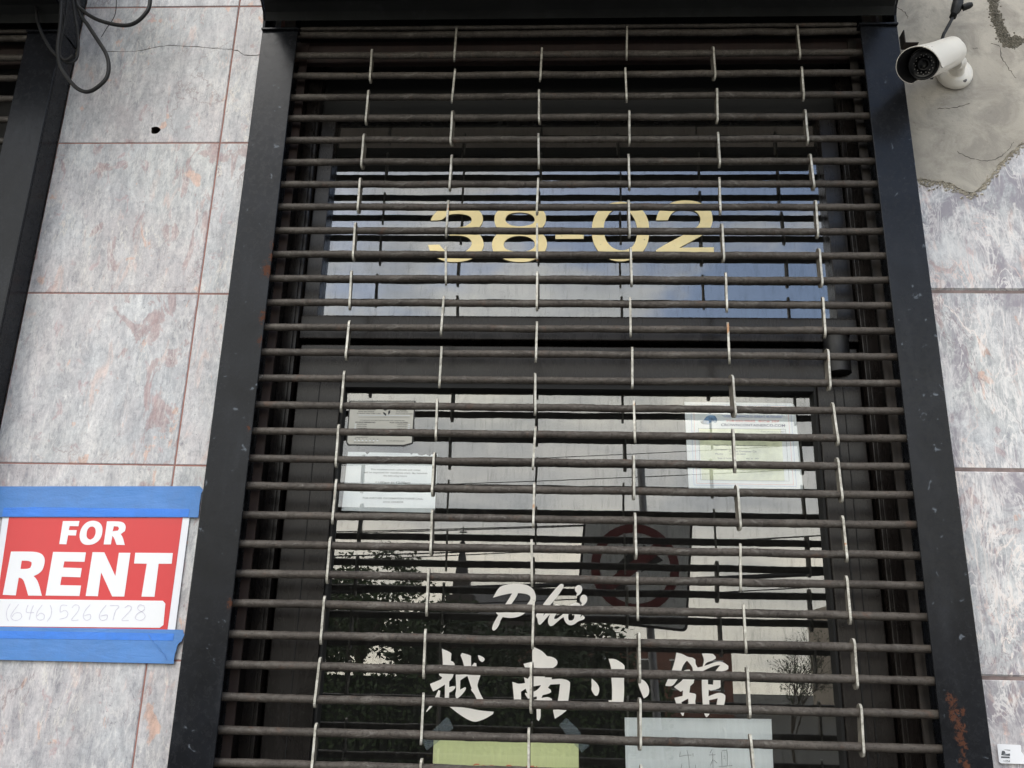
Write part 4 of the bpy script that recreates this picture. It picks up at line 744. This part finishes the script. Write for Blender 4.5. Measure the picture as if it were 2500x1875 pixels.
# hanging cables, top left
for i,(nm,yy,rd,lb) in enumerate((('c1',-.075,.0052,'thick black cable in a wide loop over the marble at top left'),('c2',-.070,.0052,'black cable hanging in the lowest loop over the marble at top left'),('c3',-.055,.0036,'thin black cable in a narrow loop over the left shutter guide'),('c4',-.060,.0042,'faint black cable crossing the neighbouring shutter at the far top left'),('c5',-.02,.0010,'hair thin wire beside the cable loops at top left'))):
    pts=[(x,yy+.008*math.sin(k*.13),z) for k,(x,z) in enumerate(dens(LP(nm,0)[0],6))]
    a0=pts[0]; pts=[(-1.349,-.16-.02*i,3.64),(-1.32,-.13-.015*i,3.56),((a0[0]-1.32)/2,a0[1]-.02,(a0[2]+3.56)/2)]+pts
    if nm in ('c1','c3'): z_=pts[-1]; pts=pts+[((z_[0]-1.32)/2,z_[1]-.02,(z_[2]+3.55)/2),(-1.349,-.15,3.60)]
    o=MB().tube(pts,rd,10).build('hanging_cable','cable',origin=pts[len(pts)//2]); tag(o,lb,'cable','loose cables hanging at top left')
# ---------------------------------------------------------------- the street behind the camera, seen mirrored in the glass
def leafy(name,root,c,r,n,size,mt,seed,flatz=1.):
    rd=random.Random(seed); mb=MB(); cl=[]
    for _ in range(max(8,n//90)):
        while True:
            p=Vector((rd.uniform(-1,1),rd.uniform(-1,1),rd.uniform(-1,1)))
            if p.length<1: break
        cl.append((Vector((p.x*r,p.y*r,p.z*r*flatz)),rd.uniform(.16,.34)*r))
    for k in range(n):
        q,cr=cl[rd.randrange(len(cl))]; p=q+Vector((rd.gauss(0,cr*.5),rd.gauss(0,cr*.5),rd.gauss(0,cr*.42)))
        a=Vector((rd.gauss(0,1),rd.gauss(0,1),rd.gauss(0,.6))).normalized(); b=a.cross(Vector((rd.gauss(0,1),rd.gauss(0,1),rd.gauss(0,1)))).normalized(); s_=size*rd.uniform(.6,1.3)
        o=Vector(c)+p; mb.add([o-a*s_,o+b*s_*.42,o+a*s_,o-b*s_*.42],[(0,1,2,3)])
    return mb.build('crown',mt,root)
def tree(label,x,y,h,r,n,size,mt,seed,flatz=.8,group='trees across the street'):
    root=thing('street_tree',label,'tree',(x,y,-.13),group); rd=random.Random(seed+99); mb=MB()
    mb.tube([(x,y,-.13),(x+.05,y,h*.3),(x+rd.uniform(-.2,.2),y,h*.62)],[.16*r/2,.12*r/2,.07*r/2],8)
    for k in range(7):
        a=2*math.pi*k/7+rd.random(); z0=h*rd.uniform(.28,.5); e=(x+math.cos(a)*r*.7,y+math.sin(a)*r*.7,h*rd.uniform(.6,.9)); mb.tube([(x,y,z0),((x+e[0])/2,(y+e[1])/2,(z0+e[2])/2+.1*r),e],[.05*r/2,.035*r/2,.012],5)
    mb.build('trunk','bark',root); leafy('crown',root,(x,y,h-r*flatz*.95),r,n,size,mt,seed,flatz)
tree('feathery green tree nearest the left of the door reflection',-4.9,-22,4.75,1.75,4200,.085,'leafA',1,.72)
tree('broad dark tree behind the feathery one, mirrored in the door',-9.5,-34,5.3,3.0,6000,.16,'leafB',2,.6)
tree('low dark tree mirrored left of the church',-14,-38,5.2,3.0,5000,.17,'leafB',3,.6)
tree('dark tree mirrored below the church spire',-4.0,-36,4.3,2.6,5200,.16,'leafB',4,.6)
tree('rounded dark tree mirrored under the turn sign',.2,-34,4.0,2.6,5200,.15,'leafB',5,.6)
hg=thing('hedge','long clipped dark hedge added along the far pavement to darken the low door reflection','hedge',(-2,-17.6,-.1)); hb=MB(); hb.box((-16,-18.0,-.1),(2.3,-17.2,1.65)); hb.build('inner_growth','hedge_core',hg)  # hedge is an added dark mass, keeps the low reflection dark
rd=random.Random(3); mb=MB()
for _ in range(12000):
    p=Vector((rd.uniform(-16,2.5),-17.12+rd.gauss(0,.07) if _%3 else rd.uniform(-18.15,-17.05),rd.uniform(-.1,1.8)+.12*math.sin(_))); a=Vector((rd.gauss(0,1),rd.gauss(0,.4),rd.gauss(0,1))).normalized()*.06; b=a.cross(Vector((rd.gauss(0,1),rd.gauss(0,1),rd.gauss(0,1)))).normalized()*.035; mb.add([p-a,p+b,p+a,p-b],[(0,1,2,3)])
mb.build('foliage','leafA',hg)
# young thin tree
yt=thing('young_tree','thin young tree with sparse leaves mirrored at the right of the door','tree',(4.9,-17.5,-.13)); rd=random.Random(5); mb=MB(); lv=MB()
def br(p,d,l,r_,dep):
    e=p+d*l; mid=p+d*l*.5+Vector((rd.gauss(0,.03),rd.gauss(0,.03),0)); mb.tube([p,mid,e],[r_,r_*.8,r_*.55],5)
    if dep==0:
        for _ in range(5):
            q=p.lerp(e,rd.random())+Vector((rd.gauss(0,.04),rd.gauss(0,.04),rd.gauss(0,.04))); a=Vector((rd.gauss(0,1),rd.gauss(0,1),rd.gauss(0,1))).normalized()*.035; b=a.cross(Vector((0,0,1)))*.6; lv.add([q-a,q+b,q+a,q-b],[(0,1,2,3)])
        return
    for _ in range(4): br(p.lerp(e,rd.uniform(.4,1)),(d+Vector((rd.gauss(0,.55),rd.gauss(0,.55),rd.gauss(.1,.3)))).normalized(),l*rd.uniform(.55,.8),r_*.55,dep-1)
br(Vector((4.9,-17.5,-.13)),Vector((0,0,1)),1.25,.035,4)
mb.build('trunk','bark',yt); lv.build('crown','leafA',yt)
def building(name,label,x0,x1,y0,y1,h,mt,cols,rows,gable=False):
    b=thing(name,label,'building',((x0+x1)/2,(y0+y1)/2,-.13)); box('wall',(x0,y0,-.13),(x1,y1,h),mt,b)
    if gable:
        g=MB(); g.add([(x0-.3,y1+.3,h),(x1+.3,y1+.3,h),(x0-.3,y0,h),(x1+.3,y0,h),(x0-.3,(y0+y1)/2,h+gable),(x1+.3,(y0+y1)/2,h+gable)],[(0,1,5,4),(3,2,4,5),(0,4,2),(1,3,5),(0,2,3,1)]); g.build('roof','slate',b)
    else: box('parapet',(x0-.15,y0-.15,h+.001),(x1+.15,y1+.15,h+.4),mt,b)
    for i in range(cols):
        for j in range(rows):
            cx=x0+(x1-x0)*(i+.5)/cols; cz=.9+(h-1.0)*(j+.5)/rows; w_=(x1-x0)/cols*.22; hh=(h-1.0)/rows*.30
            f=MB(); f.box((cx-w_-.08,y1+.001,cz-hh-.08),(cx+w_+.08,y1+.05,cz-hh)); f.box((cx-w_-.08,y1+.001,cz+hh),(cx+w_+.08,y1+.05,cz+hh+.08)); fr_=f.build('window','paper',b)
            box('pane',(cx-w_,y1+.001,cz-hh),(cx+w_,y1+.02,cz+hh),'win',fr_)
    return b
building('tan_building','tan brick building with tall windows mirrored at the right edge of the door',20.0,44,-72,-58,6.9,'tan',6,2)
building('brick_building','low red brick building mirrored behind the dark trees',-8,10.6,-64,-54,3.6,'brick',9,1)
ch=thing('church','grey stone church with a pointed spire and cross mirrored in the door','building',(-9,-90,-.13))
box('nave',(-9.2,-100,-.13),(0,-86,7.2),'stone',ch); g=MB(); g.add([(-9.4,-85.8,7.2),(.2,-85.8,7.2),(-9.4,-100,7.2),(.2,-100,7.2),(-9.4,-93,10.4),(.2,-93,10.4)],[(0,1,5,4),(3,2,4,5),(0,4,2),(1,3,5)]); g.build('roof','slate',ch)
box('tower',(-10.3,-92,-.13),(-7.6,-88.6,9.6),'stone',ch); box('belfry',(-9.75,-91.4,9.6),(-8.15,-89.2,11.2),'stone',ch)
g=MB(); g.add([(-9.65,-91.2,11.2),(-8.25,-91.2,11.2),(-8.25,-89.3,11.2),(-9.65,-89.3,11.2),(-9.1,-90.2,15.0),(-8.95,-90.2,15.0)],[(0,1,5,4),(1,2,5),(2,3,4,5),(3,0,4)]); g.tube([(-9.02,-90.2,14.6),(-9.02,-90.2,14.85),(-9.02,-90.2,15.1)],[.08,.3,.06],10); g.box((-9.08,-90.25,15),(-8.96,-90.15,16.5)); g.box((-9.42,-90.25,15.85),(-8.62,-90.15,15.98)); g.build('spire','slate',ch)
# overhead wires between two poles
for xx,lb in ((-19,'weathered utility pole up the street carrying the overhead wires'),(19,'weathered utility pole down the street carrying the overhead wires')):
    u=thing('utility_pole',lb,'pole',(xx,-12,-.13),'utility poles'); MB().tube([(xx,-12,-.13),(xx,-12,7.2)],[.16,.11],12).build('pole','wood',u); box('cross_arm',(xx-.06,-12.12,5.9),(xx+.06,-11.88,6.0),'wood',u)
WR=[((-3.413,3.764),(.35,3.935),.009),((-1.842,4.577),(1.196,4.734),.007),((-.272,5.036),(2.139,5.182),.006),((2.704,4.096),(4.122,4.183),.009),((2.105,3.709),(4.096,3.863),.009),((-3.385,3.423),(-1.745,3.503),.012),((2.831,2.995),(4.148,3.092),.010),((2.848,3.209),(4.125,3.294),.04)]
NM=['lowest slack wire over the spire','middle wire of the overhead run','highest thin wire of the overhead run','short sagging wire right of the turn sign','wire just above the thick bundle','thick low wire over the feathery tree','thin wire under the bundle at the right','thick black bundle of wires at the right']
for i,((a,za),(b,zb),rw) in enumerate(WR):
    sl=(zb-za)/(b-a); pts=[]
    for k in range(25):
        x=-19+38*k/24; z=za+sl*(x-a); xm=(a+b)/2; z+= .0018*((x-xm)**2) ; pts.append((x,-12.0-.02*i,z))
    o=MB().tube(pts,rw,6).build('overhead_wire','cable',origin=pts[12]); tag(o,NM[i]+', mirrored in the door glass','wire','overhead wires across the street')
# turn sign on its leaning post at the kerb
sg=thing('traffic_sign','square no left turn sign on a leaning post, mirrored in the door glass','sign',(.62,-2.86,0))
c0=Vector((.461,-2.80,2.2065)); ang=R(-5.0); hw=.305
def sp_(u,v): return (c0.x+(u*math.cos(ang)-v*math.sin(ang))*hw,c0.z+(u*math.sin(ang)+v*math.cos(ang))*hw)
def rr_(s_,cr): 
    o=[]
    for (cx,cz,a0) in ((1,1,0),(-1,1,90),(-1,-1,180),(1,-1,270)):
        for k in range(5): a=R(a0+22.5*k); o.append(sp_(cx*(s_-cr)+cr*math.cos(a),cz*(s_-cr)+cr*math.sin(a)))
    return o
mb=MB(); mb.prism([rr_(1,.1)],c0.y-.0032,.0024); mb.build('plate','signblack',sg)
def fl2(nm,loops,y,mt): 
    mb=MB()
    for l in loops: mb.prism(l,y,.0006)
    return mb.build(nm,mt,sg)
fl2('sign_face',[[rr_(.955,.08)]],c0.y-.0006,'signwhite')
circ=lambda r_,n=48:[sp_(r_*math.cos(2*math.pi*k/n),.03+r_*math.sin(2*math.pi*k/n)) for k in range(n)]
# seen from the shop side (+y looking -y) x is mirrored: arrow points to +x here
ar=[(.32,-.45),(.12,-.45),(.12,0),(.02,.14),(-.12,.14),(-.12,-.02),(-.50,.24),(-.12,.50),(-.12,.34),(.10,.34),(.32,.08)]
fl2('arrow',[[[sp_(-u,v-.02) for u,v in ar]]],c0.y+.0002,'signblack')
fl2('red_ring',[[circ(.80),circ(.64)],[[sp_(-.52+.07,-.48-.07+.06),sp_(.48+.07,.52-.07+.0),sp_(.48-.07,.52+.07),sp_(-.52-.07,-.48+.07+.06)]]],c0.y+.0010,'signred')
mb=MB(); mb.tube([(.650,-2.86,-.13),(.545,-2.86,1.9),(.523,-2.86,2.5),(.512,-2.86,2.80)],.022,12); mb.build('post','galv',sg)
